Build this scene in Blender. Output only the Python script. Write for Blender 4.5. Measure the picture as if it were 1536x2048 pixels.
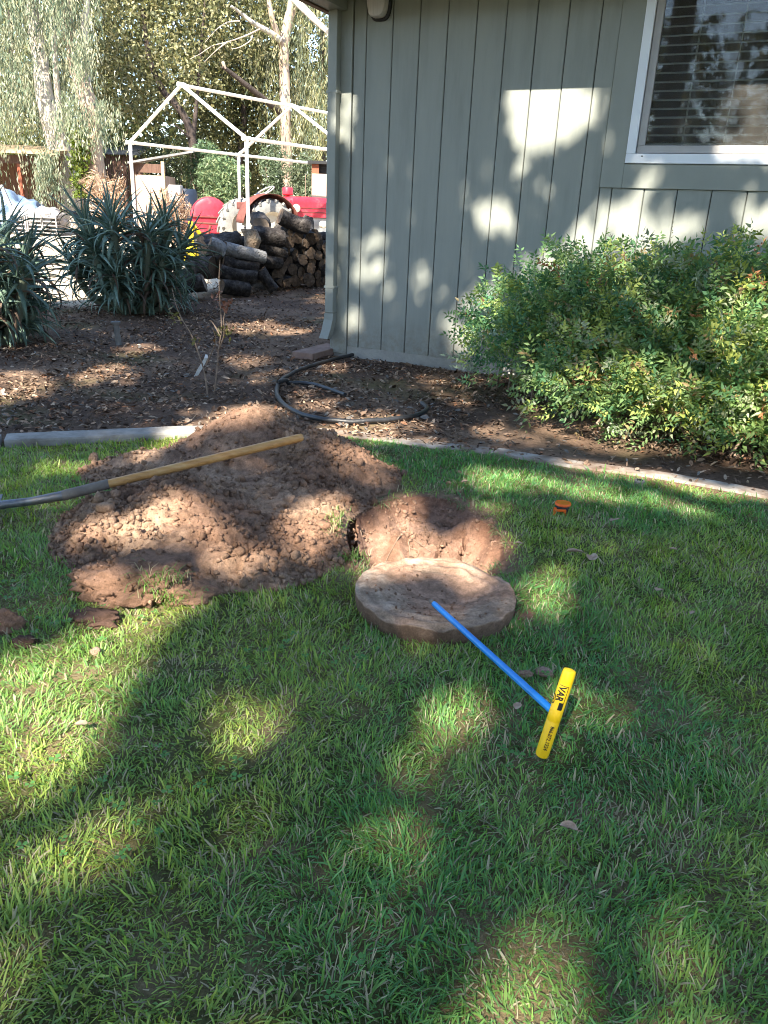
import bpy, bmesh, math, random
import numpy as np
from mathutils import Vector, Matrix

# ------------------------------------------------------------------ clear
for o in list(bpy.data.objects): bpy.data.objects.remove(o, do_unlink=True)
sc = bpy.context.scene
COL = sc.collection
R = math.radians
rng = np.random.default_rng(7)
random.seed(7)

# ------------------------------------------------------------------ camera
F = 1536.0; H = 1.25
PITCH = R(21.02); ROLL = R(2.45)
FW = np.array([0, math.cos(PITCH), -math.sin(PITCH)])
UP0 = np.array([0, math.sin(PITCH), math.cos(PITCH)])
IX = math.cos(ROLL)*np.array([1., 0, 0]) + math.sin(ROLL)*UP0
IY = np.cross(FW, IX)
if IY[2] > 0: IY = -IY
CAM = np.array([0, 0, H])
cd = bpy.data.cameras.new('camera'); cam = bpy.data.objects.new('camera', cd); COL.objects.link(cam)
m = Matrix(((IX[0], -IY[0], -FW[0], 0), (IX[1], -IY[1], -FW[1], 0), (IX[2], -IY[2], -FW[2], H), (0, 0, 0, 1)))
cam.matrix_world = m
cd.sensor_fit = 'HORIZONTAL'; cd.sensor_width = 36; cd.lens = 36; cd.clip_end = 2000; cd.clip_start = .02
sc.camera = cam
sc.cycles.pixel_filter_type = 'BLACKMAN_HARRIS'; sc.cycles.filter_width = 1.0

# ------------------------------------------------------------------ light
SUN_EL = R(43); SUN_AZ = R(20)            # azimuth: degrees to the left of straight behind the camera
SUN = np.array([-math.sin(SUN_AZ)*math.cos(SUN_EL), -math.cos(SUN_AZ)*math.cos(SUN_EL), math.sin(SUN_EL)])
w = bpy.data.worlds.new('World'); sc.world = w; w.use_nodes = True
nt = w.node_tree; bg = nt.nodes['Background']
sky = nt.nodes.new('ShaderNodeTexSky'); sky.sky_type = 'NISHITA'; sky.sun_disc = False
sky.sun_elevation = SUN_EL; sky.sun_rotation = R(200); sky.air_density = 1.0; sky.dust_density = .3; sky.ozone_density = 1.3
nt.links.new(sky.outputs[0], bg.inputs[0]); bg.inputs[1].default_value = 0.15
ld = bpy.data.lights.new('sun', 'SUN'); ld.energy = 5.0; ld.angle = R(0.53); ld.color = (1, .93, .80)
lo = bpy.data.objects.new('sun', ld); COL.objects.link(lo); lo.location = (-8, -20, 25)
lo.rotation_euler = Vector((-SUN[0], -SUN[1], -SUN[2])).to_track_quat('-Z', 'Y').to_euler()
sc.view_settings.view_transform = 'Standard'; sc.view_settings.look = 'None'
sc.view_settings.gamma = 1; sc.view_settings.use_curve_mapping = False
sc.view_settings.exposure = 2.0

# ------------------------------------------------------------------ measuring helpers (photograph pixel -> place)
def ray(px, py): return FW + IX*(px-768)/F + IY*(py-1024)/F
def gnd(px, py, z=0.):
    d = ray(px, py); return CAM + d*((z-H)/d[2])
def at(px, py, Y):
    d = ray(px, py); return CAM + d*(Y/d[1])
def onplane(px, py, P0, n):
    d = ray(px, py); return CAM + d*(((P0-CAM)@n)/(d@n))
def proj(P):
    v = np.asarray(P, float)-CAM; z = v@FW
    z = np.where(np.abs(z) < 1e-6, 1e-6, z)
    return 768+F*(v@IX)/z, 1024+F*(v@IY)/z, z
def gz(X, Y):
    Y = np.asarray(Y, float); return np.clip(.04*(Y-8), 0, .56)
def ter(px, py):
    z = 0
    for i in range(60):
        P = gnd(px, py, z); z = .7*z+.3*float(gz(P[0], P[1]))
    return P

# ------------------------------------------------------------------ numpy noise
def _hash(ix, iy, iz, s):
    h = (ix*374761393 + iy*668265263 + iz*2147483647 + s*974634541) & 0xffffffff
    h = ((h ^ (h >> 13))*1274126177) & 0xffffffff
    h = h ^ (h >> 16)
    return (h & 0xffffff)/float(0xffffff)
def vnoise(x, y, z=0., s=0):
    x = np.asarray(x, float); y = np.asarray(y, float); z = np.asarray(z, float)+0*x
    x0 = np.floor(x).astype(np.int64); y0 = np.floor(y).astype(np.int64); z0 = np.floor(z).astype(np.int64)
    fx = x-x0; fy = y-y0; fz = z-z0
    fx = fx*fx*(3-2*fx); fy = fy*fy*(3-2*fy); fz = fz*fz*(3-2*fz)
    r = 0
    for a in (0, 1):
        for b in (0, 1):
            for c in (0, 1):
                r = r + _hash(x0+a, y0+b, z0+c, s)*(fx if a else 1-fx)*(fy if b else 1-fy)*(fz if c else 1-fz)
    return r
def fbm(x, y, z=0., o=4, s=0):
    r = 0; a = .5; f = 1.
    for i in range(o):
        r = r + a*(vnoise(np.asarray(x)*f, np.asarray(y)*f, np.asarray(z)*f, s+i)-.5); a *= .5; f *= 2.03
    return r
def sstep(a, b, x):
    t = np.clip((x-a)/(b-a), 0, 1); return t*t*(3-2*t)
def inpoly(px, py, poly):
    px = np.asarray(px, float); py = np.asarray(py, float); r = np.zeros(px.shape, bool); n = len(poly); j = n-1
    for i in range(n):
        xi, yi = poly[i]; xj, yj = poly[j]
        c = ((yi > py) != (yj > py)) & (px < (xj-xi)*(py-yi)/((yj-yi) if yj != yi else 1e-9)+xi)
        r ^= c; j = i
    return r

# ------------------------------------------------------------------ object helpers
ORG = {}
def tag(o, label=None, cat=None, group=None, kind=None):
    if label: o['label'] = label
    if cat: o['category'] = cat
    if group: o['group'] = group
    if kind: o['kind'] = kind
    return o
def thing(name, loc, label, cat, group=None):
    o = bpy.data.objects.new(name, None); COL.objects.link(o); o.empty_display_size = .1
    o.location = tuple(float(v) for v in loc); ORG[o.name] = np.array(loc, float)
    return tag(o, label, cat, group)
def link(name, me, parent=None, org=None):
    o = bpy.data.objects.new(name, me); COL.objects.link(o)
    if parent is not None:
        o.parent = parent; po = ORG[parent.name]
        o.location = tuple(org-po) if org is not None else (0, 0, 0)
        ORG[o.name] = org if org is not None else po
    else:
        o.location = tuple(org); ORG[o.name] = np.array(org, float)
    return o
def mk(name, V, Fc, mat, parent=None, org=None, smooth=False, col=None, mi=None):
    """mesh object from world-space vertices; faces list of tuples or int array"""
    V = np.asarray(V, float)
    if org is None:
        if parent is not None: org = ORG[parent.name]
        else: org = np.array([V[:, 0].mean(), V[:, 1].mean(), V[:, 2].min()])
    me = bpy.data.meshes.new(name)
    L = V-org
    if isinstance(Fc, np.ndarray):
        k = Fc.shape[1]; nf = len(Fc)
        me.vertices.add(len(L)); me.vertices.foreach_set('co', L.astype(np.float32).ravel())
        me.loops.add(nf*k); me.loops.foreach_set('vertex_index', Fc.astype(np.int32).ravel())
        me.polygons.add(nf); me.polygons.foreach_set('loop_start', (np.arange(nf)*k).astype(np.int32))
        me.update(calc_edges=True)
    else:
        me.from_pydata([tuple(v) for v in L], [], [tuple(int(i) for i in f) for f in Fc]); me.update()
    mats = mat if isinstance(mat, (list, tuple)) else [mat]
    for q in mats: me.materials.append(q)
    if mi is not None: me.polygons.foreach_set('material_index', np.asarray(mi, np.int32))
    if smooth: me.polygons.foreach_set('use_smooth', np.ones(len(me.polygons), bool))
    if col is not None:
        a = me.color_attributes.new('Col', 'FLOAT_COLOR', 'POINT')
        c = np.ones((len(V), 4), np.float32); c[:, :3] = col; a.data.foreach_set('color', c.ravel())
    me.validate()
    return link(name, me, parent, np.array(org, float))

class MB:
    """collects primitive shapes in world space"""
    def __init__(s): s.V = []; s.F = []; s.n = 0
    def add(s, V, Fc):
        V = [tuple(float(c) for c in v) for v in V]
        s.V += V; s.F += [tuple(i+s.n for i in f) for f in Fc]; s.n += len(V); return s
    def box(s, c, size, ax=None, bev=0.0):
        c = np.array(c, float); hx, hy, hz = [v/2. for v in size]
        if ax is None: ax = (np.array([1., 0, 0]), np.array([0, 1., 0]), np.array([0, 0, 1.]))
        X, Y, Z = ax
        if bev <= 0 or bev >= min(hx, hy, hz):
            V = [c+X*sx*hx+Y*sy*hy+Z*sz*hz for sz in (-1, 1) for sy in (-1, 1) for sx in (-1, 1)]
            Fq = [(0, 2, 3, 1), (4, 5, 7, 6), (0, 1, 5, 4), (2, 6, 7, 3), (0, 4, 6, 2), (1, 3, 7, 5)]
            return s.add(V, Fq)
        bm = bmesh.new(); bmesh.ops.create_cube(bm, size=2)
        for v in bm.verts: v.co = Vector((v.co.x*hx, v.co.y*hy, v.co.z*hz))
        bmesh.ops.bevel(bm, geom=list(bm.edges), offset=bev, segments=2, affect='EDGES', profile=.5)
        bm.verts.ensure_lookup_table()
        V = [c+X*v.co.x+Y*v.co.y+Z*v.co.z for v in bm.verts]; Fq = [tuple(v.index for v in f.verts) for f in bm.faces]
        bm.free(); return s.add(V, Fq)
    def tube(s, pts, rad, n=10, cap=True, jit=0.0):
        pts = [np.array(p, float) for p in pts]; k = len(pts)
        if not hasattr(rad, '__len__'): rad = [rad]*k
        t0 = pts[1]-pts[0]; t0 /= np.linalg.norm(t0)
        a = np.array([0, 0, 1.]) if abs(t0[2]) < .9 else np.array([1., 0, 0])
        u = np.cross(t0, a); u /= np.linalg.norm(u); V = []; Fq = []
        for i in range(k):
            t = pts[min(i+1, k-1)]-pts[max(i-1, 0)]; t /= max(np.linalg.norm(t), 1e-9)
            u = u-t*(u@t); u /= np.linalg.norm(u); v = np.cross(t, u)
            for j in range(n):
                q = 2*math.pi*j/n; rr = rad[i]*(1+(random.uniform(-jit, jit) if jit else 0))
                V.append(pts[i]+u*math.cos(q)*rr+v*math.sin(q)*rr)
        for i in range(k-1):
            for j in range(n):
                Fq.append((i*n+j, i*n+(j+1) % n, (i+1)*n+(j+1) % n, (i+1)*n+j))
        if cap: Fq.append(tuple(range(n-1, -1, -1))); Fq.append(tuple((k-1)*n+j for j in range(n)))
        return s.add(V, Fq)
    def lathe(s, c, axis, prof, n=24, ang=(0, 2*math.pi), ref=None):
        """prof = list of (distance along axis, radius)"""
        c = np.array(c, float); axis = np.array(axis, float); axis /= np.linalg.norm(axis)
        a = np.array([0, 0, 1.]) if abs(axis[2]) < .9 else np.array([1., 0, 0])
        if ref is not None: a = np.array(ref, float)
        u = a-axis*(a@axis); u /= np.linalg.norm(u); v = np.cross(axis, u); full = abs(ang[1]-ang[0]-2*math.pi) < 1e-6
        m_ = n if full else n+1; V = []; Fq = []
        for (h, r) in prof:
            for j in range(m_):
                q = ang[0]+(ang[1]-ang[0])*j/n
                V.append(c+axis*h+(u*math.cos(q)+v*math.sin(q))*r)
        for i in range(len(prof)-1):
            for j in range(n):
                j2 = (j+1) % m_; Fq.append((i*m_+j, i*m_+j2, (i+1)*m_+j2, (i+1)*m_+j))
        return s.add(V, Fq)
    def extrude(s, poly, vec):
        poly = [np.array(p, float) for p in poly]; vec = np.array(vec, float); n = len(poly)
        V = poly+[p+vec for p in poly]
        Fq = [tuple(range(n-1, -1, -1)), tuple(range(n, 2*n))]+[(i, (i+1) % n, n+(i+1) % n, n+i) for i in range(n)]
        return s.add(V, Fq)
    def build(s, name, mat, parent=None, smooth=False, org=None):
        o = mk(name, s.V, s.F, mat, parent, org)
        if smooth:
            me = o.data; me.polygons.foreach_set('use_smooth', np.ones(len(me.polygons), bool))
            try: me.set_sharp_from_angle(angle=R(40))
            except Exception: pass
        return o

def smoothpath(P, k=8):
    P = [np.array(p, float) for p in P]; out = []
    for i in range(len(P)-1):
        p0, p1, p2, p3 = P[max(i-1, 0)], P[i], P[i+1], P[min(i+2, len(P)-1)]
        for t in np.linspace(0, 1, k, endpoint=False):
            out.append(.5*((2*p1)+(-p0+p2)*t+(2*p0-5*p1+4*p2-p3)*t*t+(-p0+3*p1-3*p2+p3)*t**3))
    return out+[P[-1]]

# ------------------------------------------------------------------ materials
def nodes(name):
    m = bpy.data.materials.new(name); m.use_nodes = True; return m, m.node_tree, m.node_tree.nodes['Principled BSDF']
def pm(name, cols, scale=8., rough=.8, bump=.2, detail=6., stretch=(1, 1, 1), metal=0., spec=.3, bscale=None, pos=None, bdist=.01):
    """procedural material: noise through a colour ramp, plus noise bump"""
    m, nt, b = nodes(name); N = nt.nodes; Lk = nt.links
    tc = N.new('ShaderNodeTexCoord'); mp = N.new('ShaderNodeMapping'); mp.inputs['Scale'].default_value = stretch
    Lk.new(tc.outputs['Object'], mp.inputs[0])
    nz = N.new('ShaderNodeTexNoise'); nz.inputs['Scale'].default_value = scale; nz.inputs['Detail'].default_value = detail; nz.inputs['Roughness'].default_value = .65
    Lk.new(mp.outputs[0], nz.inputs['Vector'])
    cr = N.new('ShaderNodeValToRGB'); e = cr.color_ramp.elements
    k = len(cols)
    ps = pos or [(.3+.4*i/max(1, k-1)) for i in range(k)]
    while len(e) < k: e.new(.5)
    for i in range(k): e[i].position = ps[i]; e[i].color = (*cols[i], 1)
    Lk.new(nz.outputs['Fac'], cr.inputs[0]); Lk.new(cr.outputs[0], b.inputs['Base Color'])
    b.inputs['Roughness'].default_value = rough; b.inputs['Metallic'].default_value = metal; b.inputs['Specular IOR Level'].default_value = spec
    if bump > 0:
        n2 = N.new('ShaderNodeTexNoise'); n2.inputs['Scale'].default_value = bscale or scale*4; n2.inputs['Detail'].default_value = 8
        Lk.new(mp.outputs[0], n2.inputs['Vector'])
        bp = N.new('ShaderNodeBump'); bp.inputs['Strength'].default_value = bump; bp.inputs['Distance'].default_value = bdist
        Lk.new(n2.outputs['Fac'], bp.inputs['Height']); Lk.new(bp.outputs[0], b.inputs['Normal'])
    return m
def leafmat(name, trans=.3, rough=.5, spec=.3, hue=None):
    """colour comes from the mesh's own per-leaf colour"""
    m, nt, b = nodes(name); N = nt.nodes; Lk = nt.links
    at_ = N.new('ShaderNodeAttribute'); at_.attribute_name = 'Col'
    tr = N.new('ShaderNodeBsdfTranslucent'); mx = N.new('ShaderNodeMixShader'); mx.inputs[0].default_value = trans
    Lk.new(at_.outputs['Color'], b.inputs['Base Color'])
    hs = N.new('ShaderNodeHueSaturation'); hs.inputs['Saturation'].default_value = 1.25; hs.inputs['Value'].default_value = 1.3
    Lk.new(at_.outputs['Color'], hs.inputs['Color']); Lk.new(hs.outputs[0], tr.inputs[0])
    b.inputs['Roughness'].default_value = rough; b.inputs['Specular IOR Level'].default_value = spec
    out = N['Material Output']; Lk.new(b.outputs[0], mx.inputs[1]); Lk.new(tr.outputs[0], mx.inputs[2]); Lk.new(mx.outputs[0], out.inputs[0])
    return m
def colmat(name, rough=.95, bump=.3, scale=120., spec=.1, fine=5.2, bd=.009, lo=.62, hi=1.38):
    """colour from the mesh, broken up by coarse and fine grain; both also raise the surface"""
    m, nt, b = nodes(name); N = nt.nodes; Lk = nt.links
    at_ = N.new('ShaderNodeAttribute'); at_.attribute_name = 'Col'
    tc = N.new('ShaderNodeTexCoord'); last = at_.outputs['Color']; hs = []
    for k, (sc_, d_, a_, z_) in enumerate(((scale, 6, lo, hi), (scale*fine, 3, .72, 1.30))):
        nz = N.new('ShaderNodeTexNoise'); nz.inputs['Scale'].default_value = sc_; nz.inputs['Detail'].default_value = d_; nz.inputs['Roughness'].default_value = .7
        Lk.new(tc.outputs['Object'], nz.inputs['Vector'])
        mr = N.new('ShaderNodeMapRange'); mr.inputs[1].default_value = .3; mr.inputs[2].default_value = .7; mr.inputs[3].default_value = a_; mr.inputs[4].default_value = z_
        Lk.new(nz.outputs['Fac'], mr.inputs[0]); mx = N.new('ShaderNodeVectorMath'); mx.operation = 'MULTIPLY'; Lk.new(last, mx.inputs[0]); Lk.new(mr.outputs[0], mx.inputs[1]); last = mx.outputs[0]; hs.append(nz.outputs['Fac'])
    Lk.new(last, b.inputs['Base Color']); b.inputs['Roughness'].default_value = rough; b.inputs['Specular IOR Level'].default_value = spec
    bp = N.new('ShaderNodeBump'); bp.inputs['Strength'].default_value = bump; bp.inputs['Distance'].default_value = bd; Lk.new(hs[0], bp.inputs['Height'])
    b2 = N.new('ShaderNodeBump'); b2.inputs['Strength'].default_value = bump; b2.inputs['Distance'].default_value = bd*.4; Lk.new(hs[1], b2.inputs['Height']); Lk.new(bp.outputs[0], b2.inputs['Normal'])
    Lk.new(b2.outputs[0], b.inputs['Normal'])
    return m

M = {}
M['paint'] = pm('grey_green_paint', [(.23, .242, .215), (.27, .281, .248), (.29, .298, .26)], 3, .62, .25, stretch=(3, 3, .35), bscale=60, bdist=.002)
M['paint2'] = pm('grey_green_trim_paint', [(.25, .262, .23), (.283, .293, .257)], 4, .55, .12, stretch=(1, 1, .5), bscale=50, bdist=.002)
def splash(m, zt=.42):
    '''soil thrown up onto the foot of the wall by rain, and faint run marks'''
    nt = m.node_tree; N = nt.nodes; Lk = nt.links; b = N['Principled BSDF']; src = b.inputs['Base Color'].links[0].from_socket
    tc = N.new('ShaderNodeTexCoord'); sp = N.new('ShaderNodeSeparateXYZ'); Lk.new(tc.outputs['Object'], sp.inputs[0]); nz = N.new('ShaderNodeTexNoise'); nz.inputs['Scale'].default_value = 22; nz.inputs['Detail'].default_value = 8; nz.inputs['Roughness'].default_value = .75; Lk.new(tc.outputs['Object'], nz.inputs['Vector'])
    mr = N.new('ShaderNodeMapRange'); mr.inputs[1].default_value = .08; mr.inputs[2].default_value = zt; mr.inputs[3].default_value = .62; mr.inputs[4].default_value = .0; Lk.new(sp.outputs['Z'], mr.inputs[0])
    mu = N.new('ShaderNodeMath'); mu.operation = 'MULTIPLY'; Lk.new(mr.outputs[0], mu.inputs[0]); r2 = N.new('ShaderNodeMapRange'); r2.inputs[1].default_value = .42; r2.inputs[2].default_value = .62; Lk.new(nz.outputs['Fac'], r2.inputs[0]); Lk.new(r2.outputs[0], mu.inputs[1])
    mx = N.new('ShaderNodeMixRGB'); Lk.new(mu.outputs[0], mx.inputs[0]); Lk.new(src, mx.inputs[1]); mx.inputs[2].default_value = (.20, .15, .11, 1); Lk.new(mx.outputs[0], b.inputs['Base Color'])
splash(M['paint']); splash(M['paint2'], .3)
M['groove'] = pm('groove_dark_paint', [(.07, .075, .065), (.1, .105, .09)], 6, .8, .1)
M['brownwood'] = pm('brown_rafter_wood', [(.10, .055, .035), (.19, .11, .07)], 5, .7, .3, stretch=(1, 1, 6))
M['concrete'] = pm('concrete', [(.17, .145, .12), (.27, .25, .225), (.35, .33, .30)], 7, .9, .5, bscale=90, bdist=.004)
M['found'] = pm('foundation_concrete', [(.25, .24, .22), (.36, .35, .31)], 7, .9, .4, bscale=60)
M['vinyl'] = pm('white_vinyl', [(.72, .74, .78), (.78, .8, .82)], 3, .35, .05)
M['sash'] = pm('almond_sash', [(.36, .34, .33), (.42, .40, .38)], 4, .45, .05)
M['slat'] = pm('blind_slat', [(.80, .78, .72), (.84, .82, .77)], 5, .5, .02)
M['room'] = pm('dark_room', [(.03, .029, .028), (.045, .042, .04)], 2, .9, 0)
M['black'] = pm('black_plastic', [(.012, .012, .013), (.03, .03, .03)], 20, .5, .1)
M['rubber'] = pm('hose_rubber', [(.014, .0145, .016), (.04, .04, .042)], 14, .45, .2, spec=.5)
M['white_pipe'] = pm('white_pipe', [(.66, .66, .64), (.8, .8, .78)], 6, .4, .05)
M['red'] = pm('faded_red_paint', [(.40, .018, .03), (.52, .03, .05), (.56, .11, .11)], 5, .42, .1, pos=[.3, .55, .8])
M['rust'] = pm('rusty_fender', [(.09, .03, .025), (.17, .055, .04)], 8, .75, .2)
M['tyre'] = pm('dusty_tyre', [(.16, .155, .145), (.27, .26, .24)], 8, .9, .4)
M['rim'] = pm('pale_rim', [(.38, .34, .28), (.5, .46, .38)], 8, .7, .2)
M['grey_metal'] = pm('grey_metal', [(.30, .30, .30), (.45, .45, .44)], 10, .5, .2, metal=.4)
M['yellow_paint'] = pm('yellow_paint', [(.62, .42, .02), (.75, .55, .03)], 7, .5, .1)
M['bark'] = pm('firewood_bark', [(.015, .012, .011), (.045, .037, .033), (.115, .10, .09)], 12, .95, 1., stretch=(1, 1, 1), bscale=34, bdist=.03)
M['palebark'] = pm('weathered_grey_wood', [(.13, .12, .115), (.27, .26, .25), (.36, .34, .32)], 14, .9, 1., bscale=40, bdist=.03)
M['tanbark'] = pm('torn_tan_wood', [(.14, .095, .06), (.26, .19, .13), (.33, .27, .2)], 10, .9, 1., bscale=40, bdist=.03)
M['endgrain'] = pm('cut_end_grain', [(.05, .034, .025), (.11, .075, .05), (.17, .12, .085)], 16, .9, .6, bscale=60)
M['palend'] = pm('pale_cut_end', [(.13, .10, .08), (.24, .19, .15)], 16, .9, .5, bscale=60)
M['euc_bark'] = pm('eucalyptus_bark', [(.25, .16, .115), (.36, .265, .20), (.47, .40, .33)], 1.6, .85, .5, stretch=(1, 1, .35), bscale=9, bdist=.03)
M['pale_bark'] = pm('pale_trunk_bark', [(.28, .22, .17), (.45, .40, .34), (.56, .52, .46)], 2.2, .85, .5, stretch=(1.2, 1.2, .3), bscale=9, bdist=.03)
M['dark_bark'] = pm('dark_bark', [(.035, .026, .022), (.08, .06, .05)], 6, .95, .8, bscale=20, bdist=.03)
M['twig'] = pm('twig_bark', [(.17, .115, .08), (.30, .22, .16)], 20, .85, .3)
M['shedwood'] = pm('old_shed_boards', [(.07, .038, .026), (.15, .085, .06)], 4, .9, .4, stretch=(6, 6, .6))
M['shedtan'] = pm('sunbleached_plywood', [(.33, .22, .17), (.45, .33, .26)], 3, .9, .3, stretch=(4, 4, .6))
M['shedred'] = pm('reddish_boards', [(.20, .055, .03), (.30, .10, .055)], 4, .85, .3)
M['corr'] = pm('corrugated_metal', [(.16, .16, .165), (.25, .25, .255)], 4, .6, .2, metal=.2)
M['tarp'] = pm('blue_tarp', [(.07, .12, .22), (.25, .32, .42)], 3, .5, .3)
M['whitebox'] = pm('white_rubble', [(.18, .165, .15), (.30, .28, .26), (.42, .40, .38)], 5, .8, .5)
M['darkblue'] = pm('dark_blue_plastic', [(.012, .018, .035), (.02, .03, .05)], 5, .5, .1)
M['ply'] = pm('pale_pallet_wood', [(.40, .29, .15), (.54, .41, .24)], 6, .85, .3, stretch=(1, 1, 5))
M['straw'] = pm('dry_straw', [(.35, .24, .14), (.5, .37, .23)], 8, .9, .2)
M['orange'] = pm('orange_plastic', [(.75, .11, .012), (.85, .15, .02)], 10, .4, .05)
M['orange2'] = pm('amber_plastic', [(.50, .13, .01), (.6, .17, .012)], 10, .35, .05)
M['blue'] = pm('blue_fibreglass', [(.004, .20, .62), (.008, .26, .74)], 20, .32, .08, spec=.5)
M['yellow'] = pm('yellow_grip', [(.68, .40, .004), (.78, .49, .008), (.80, .55, .03)], 14, .42, .1, spec=.45, pos=[.25, .45, .8])
M['ink'] = pm('black_print', [(.01, .01, .01), (.02, .02, .02)], 8, .5, 0)
M['handle'] = pm('varnished_ash_handle', [(.33, .15, .04), (.50, .26, .085), (.56, .33, .13)], 6, .38, .12, stretch=(1, 8, 8), spec=.5, bscale=20, bdist=.002)
M['steel'] = pm('blued_steel', [(.07, .078, .09), (.17, .18, .2), (.24, .19, .15)], 9, .45, .25, metal=.65, pos=[.3, .5, .75])
M['socket'] = pm('muddy_socket', [(.14, .115, .095), (.24, .2, .165)], 16, .75, .3, metal=.2)
M['brick'] = pm('brown_paver', [(.19, .115, .09), (.28, .19, .15)], 12, .9, .5)
M['pipe'] = pm('grey_pvc', [(.13, .13, .125), (.21, .21, .2)], 10, .6, .2)
M['lamp_lens'] = pm('frosted_lens', [(.50, .47, .45), (.62, .59, .56)], 8, .35, .1, stretch=(12, 12, .3))
M['leafdry'] = pm('dry_leaf', [(.26, .16, .10), (.42, .29, .20), (.52, .4, .3)], 30, .85, .3)
M['tagpale'] = pm('pale_tag', [(.5, .49, .46), (.62, .61, .58)], 20, .6, .1)
M['leaf'] = leafmat('leaf_by_colour', .3)
M['grass'] = leafmat('grass_blade', .40, rough=.45, spec=.35)
M['aloe'] = pm('aloe_leaf', [(.085, .145, .105), (.135, .205, .15), (.20, .27, .19)], 4, .42, .15, spec=.4)
M['aloe_dry'] = pm('aloe_dead_leaf', [(.10, .065, .045), (.20, .14, .10)], 6, .8, .3)
M['aloe_stem'] = pm('aloe_stem', [(.10, .13, .09), (.17, .18, .12)], 8, .6, .2)
M['litter'] = colmat('litter_chip', .9, .2, 60, bd=.002)
M['concrete_soiled'] = pm('soil_stained_concrete', [(.15, .095, .065), (.26, .20, .155), (.36, .32, .275)], 6, .92, .6, bscale=70, bdist=.005, pos=[.36, .5, .62])
M['soil'] = colmat('dug_soil', .97, 1., 42)
M['stone'] = colmat('lid_concrete', .95, .9, 34, fine=6., bd=.006, lo=.66, hi=1.34)
M['glass'] = None
def glassmat():
    m, nt, b = nodes('window_glass'); N = nt.nodes; Lk = nt.links; N.remove(b)
    gl = N.new('ShaderNodeBsdfGlossy'); gl.inputs['Roughness'].default_value = .02
    tr = N.new('ShaderNodeBsdfTransparent'); tr.inputs[0].default_value = (.82, .85, .84, 1)
    fr = N.new('ShaderNodeFresnel'); fr.inputs[0].default_value = 1.52
    nz = N.new('ShaderNodeTexNoise'); nz.inputs['Scale'].default_value = 1.2
    bp = N.new('ShaderNodeBump'); bp.inputs['Strength'].default_value = .03; bp.inputs['Distance'].default_value = .05
    Lk.new(nz.outputs['Fac'], bp.inputs['Height']); Lk.new(bp.outputs[0], gl.inputs['Normal'])
    mu = N.new('ShaderNodeMath'); mu.operation = 'MULTIPLY_ADD'; mu.inputs[1].default_value = 1.0; mu.inputs[2].default_value = .0; mu.use_clamp = True
    mx = N.new('ShaderNodeMixShader'); Lk.new(fr.outputs[0], mu.inputs[0]); Lk.new(mu.outputs[0], mx.inputs[0])
    Lk.new(tr.outputs[0], mx.inputs[1]); Lk.new(gl.outputs[0], mx.inputs[2]); Lk.new(mx.outputs[0], N['Material Output'].inputs[0]); return m
M['glass'] = glassmat()
def screenmat():
    m, nt, b = nodes('insect_screen'); N = nt.nodes; Lk = nt.links
    b.inputs['Base Color'].default_value = (.15, .14, .125, 1); b.inputs['Roughness'].default_value = .8
    tr = N.new('ShaderNodeBsdfTransparent'); mx = N.new('ShaderNodeMixShader'); mx.inputs[0].default_value = .22
    Lk.new(tr.outputs[0], mx.inputs[1]); Lk.new(b.outputs[0], mx.inputs[2]); Lk.new(mx.outputs[0], N['Material Output'].inputs[0]); return m
M['screen'] = screenmat()
# ================================================================== LARGE STRUCTURE
# ---- kerb line that parts lawn and planting bed
KPX = [(-260, 903), (8, 888), (180, 880), (345, 872), (500, 866), (640, 864), (760, 877), (870, 892), (990, 904), (1150, 931), (1307, 951), (1420, 970), (1536, 992), (1700, 1025)]
KP = np.array([gnd(*p)[:2] for p in KPX])
KP = np.vstack([[-6., KP[0, 1]-.25], KP, [4.5, KP[-1, 1]-.35]])
def kerbY(X): return np.interp(X, KP[:, 0], KP[:, 1])

# ---- soil heap height
LOBES = [(-.70, 3.90, .345, .50, .50, 0), (-.36, 3.76, .26, .46, .40, -18), (-.12, 3.72, .12, .22, .26, 0), (-1.12, 3.72, .12, .42, .30, 20), (-.85, 3.00, .20, .50, .58, 0),
         (-.58, 2.80, .15, .46, .42, 0), (-1.02, 2.90, .14, .29, .30, 0), (-.24, 3.02, .075, .36, .32, 0), (-.48, 3.38, .12, .42, .32, 0)]
def heap(X, Y):
    X = np.asarray(X, float); Y = np.asarray(Y, float)
    wx = X+.10*fbm(X*3, Y*3, 0, 3, 11); wy = Y+.10*fbm(X*3, Y*3, 5, 3, 12)
    acc = np.zeros_like(X); k = 40.
    for (cx, cy, h, rx, ry, a) in LOBES:
        c, s = math.cos(R(a)), math.sin(R(a)); u = ((wx-cx)*c+(wy-cy)*s)/rx; v = (-(wx-cx)*s+(wy-cy)*c)/ry
        r = np.sqrt(u*u+v*v+.03); acc = acc+np.exp(k*h*np.clip(1.06-r, 0, 1.2)/1.06)-1
    return np.log1p(acc)/k

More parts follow.
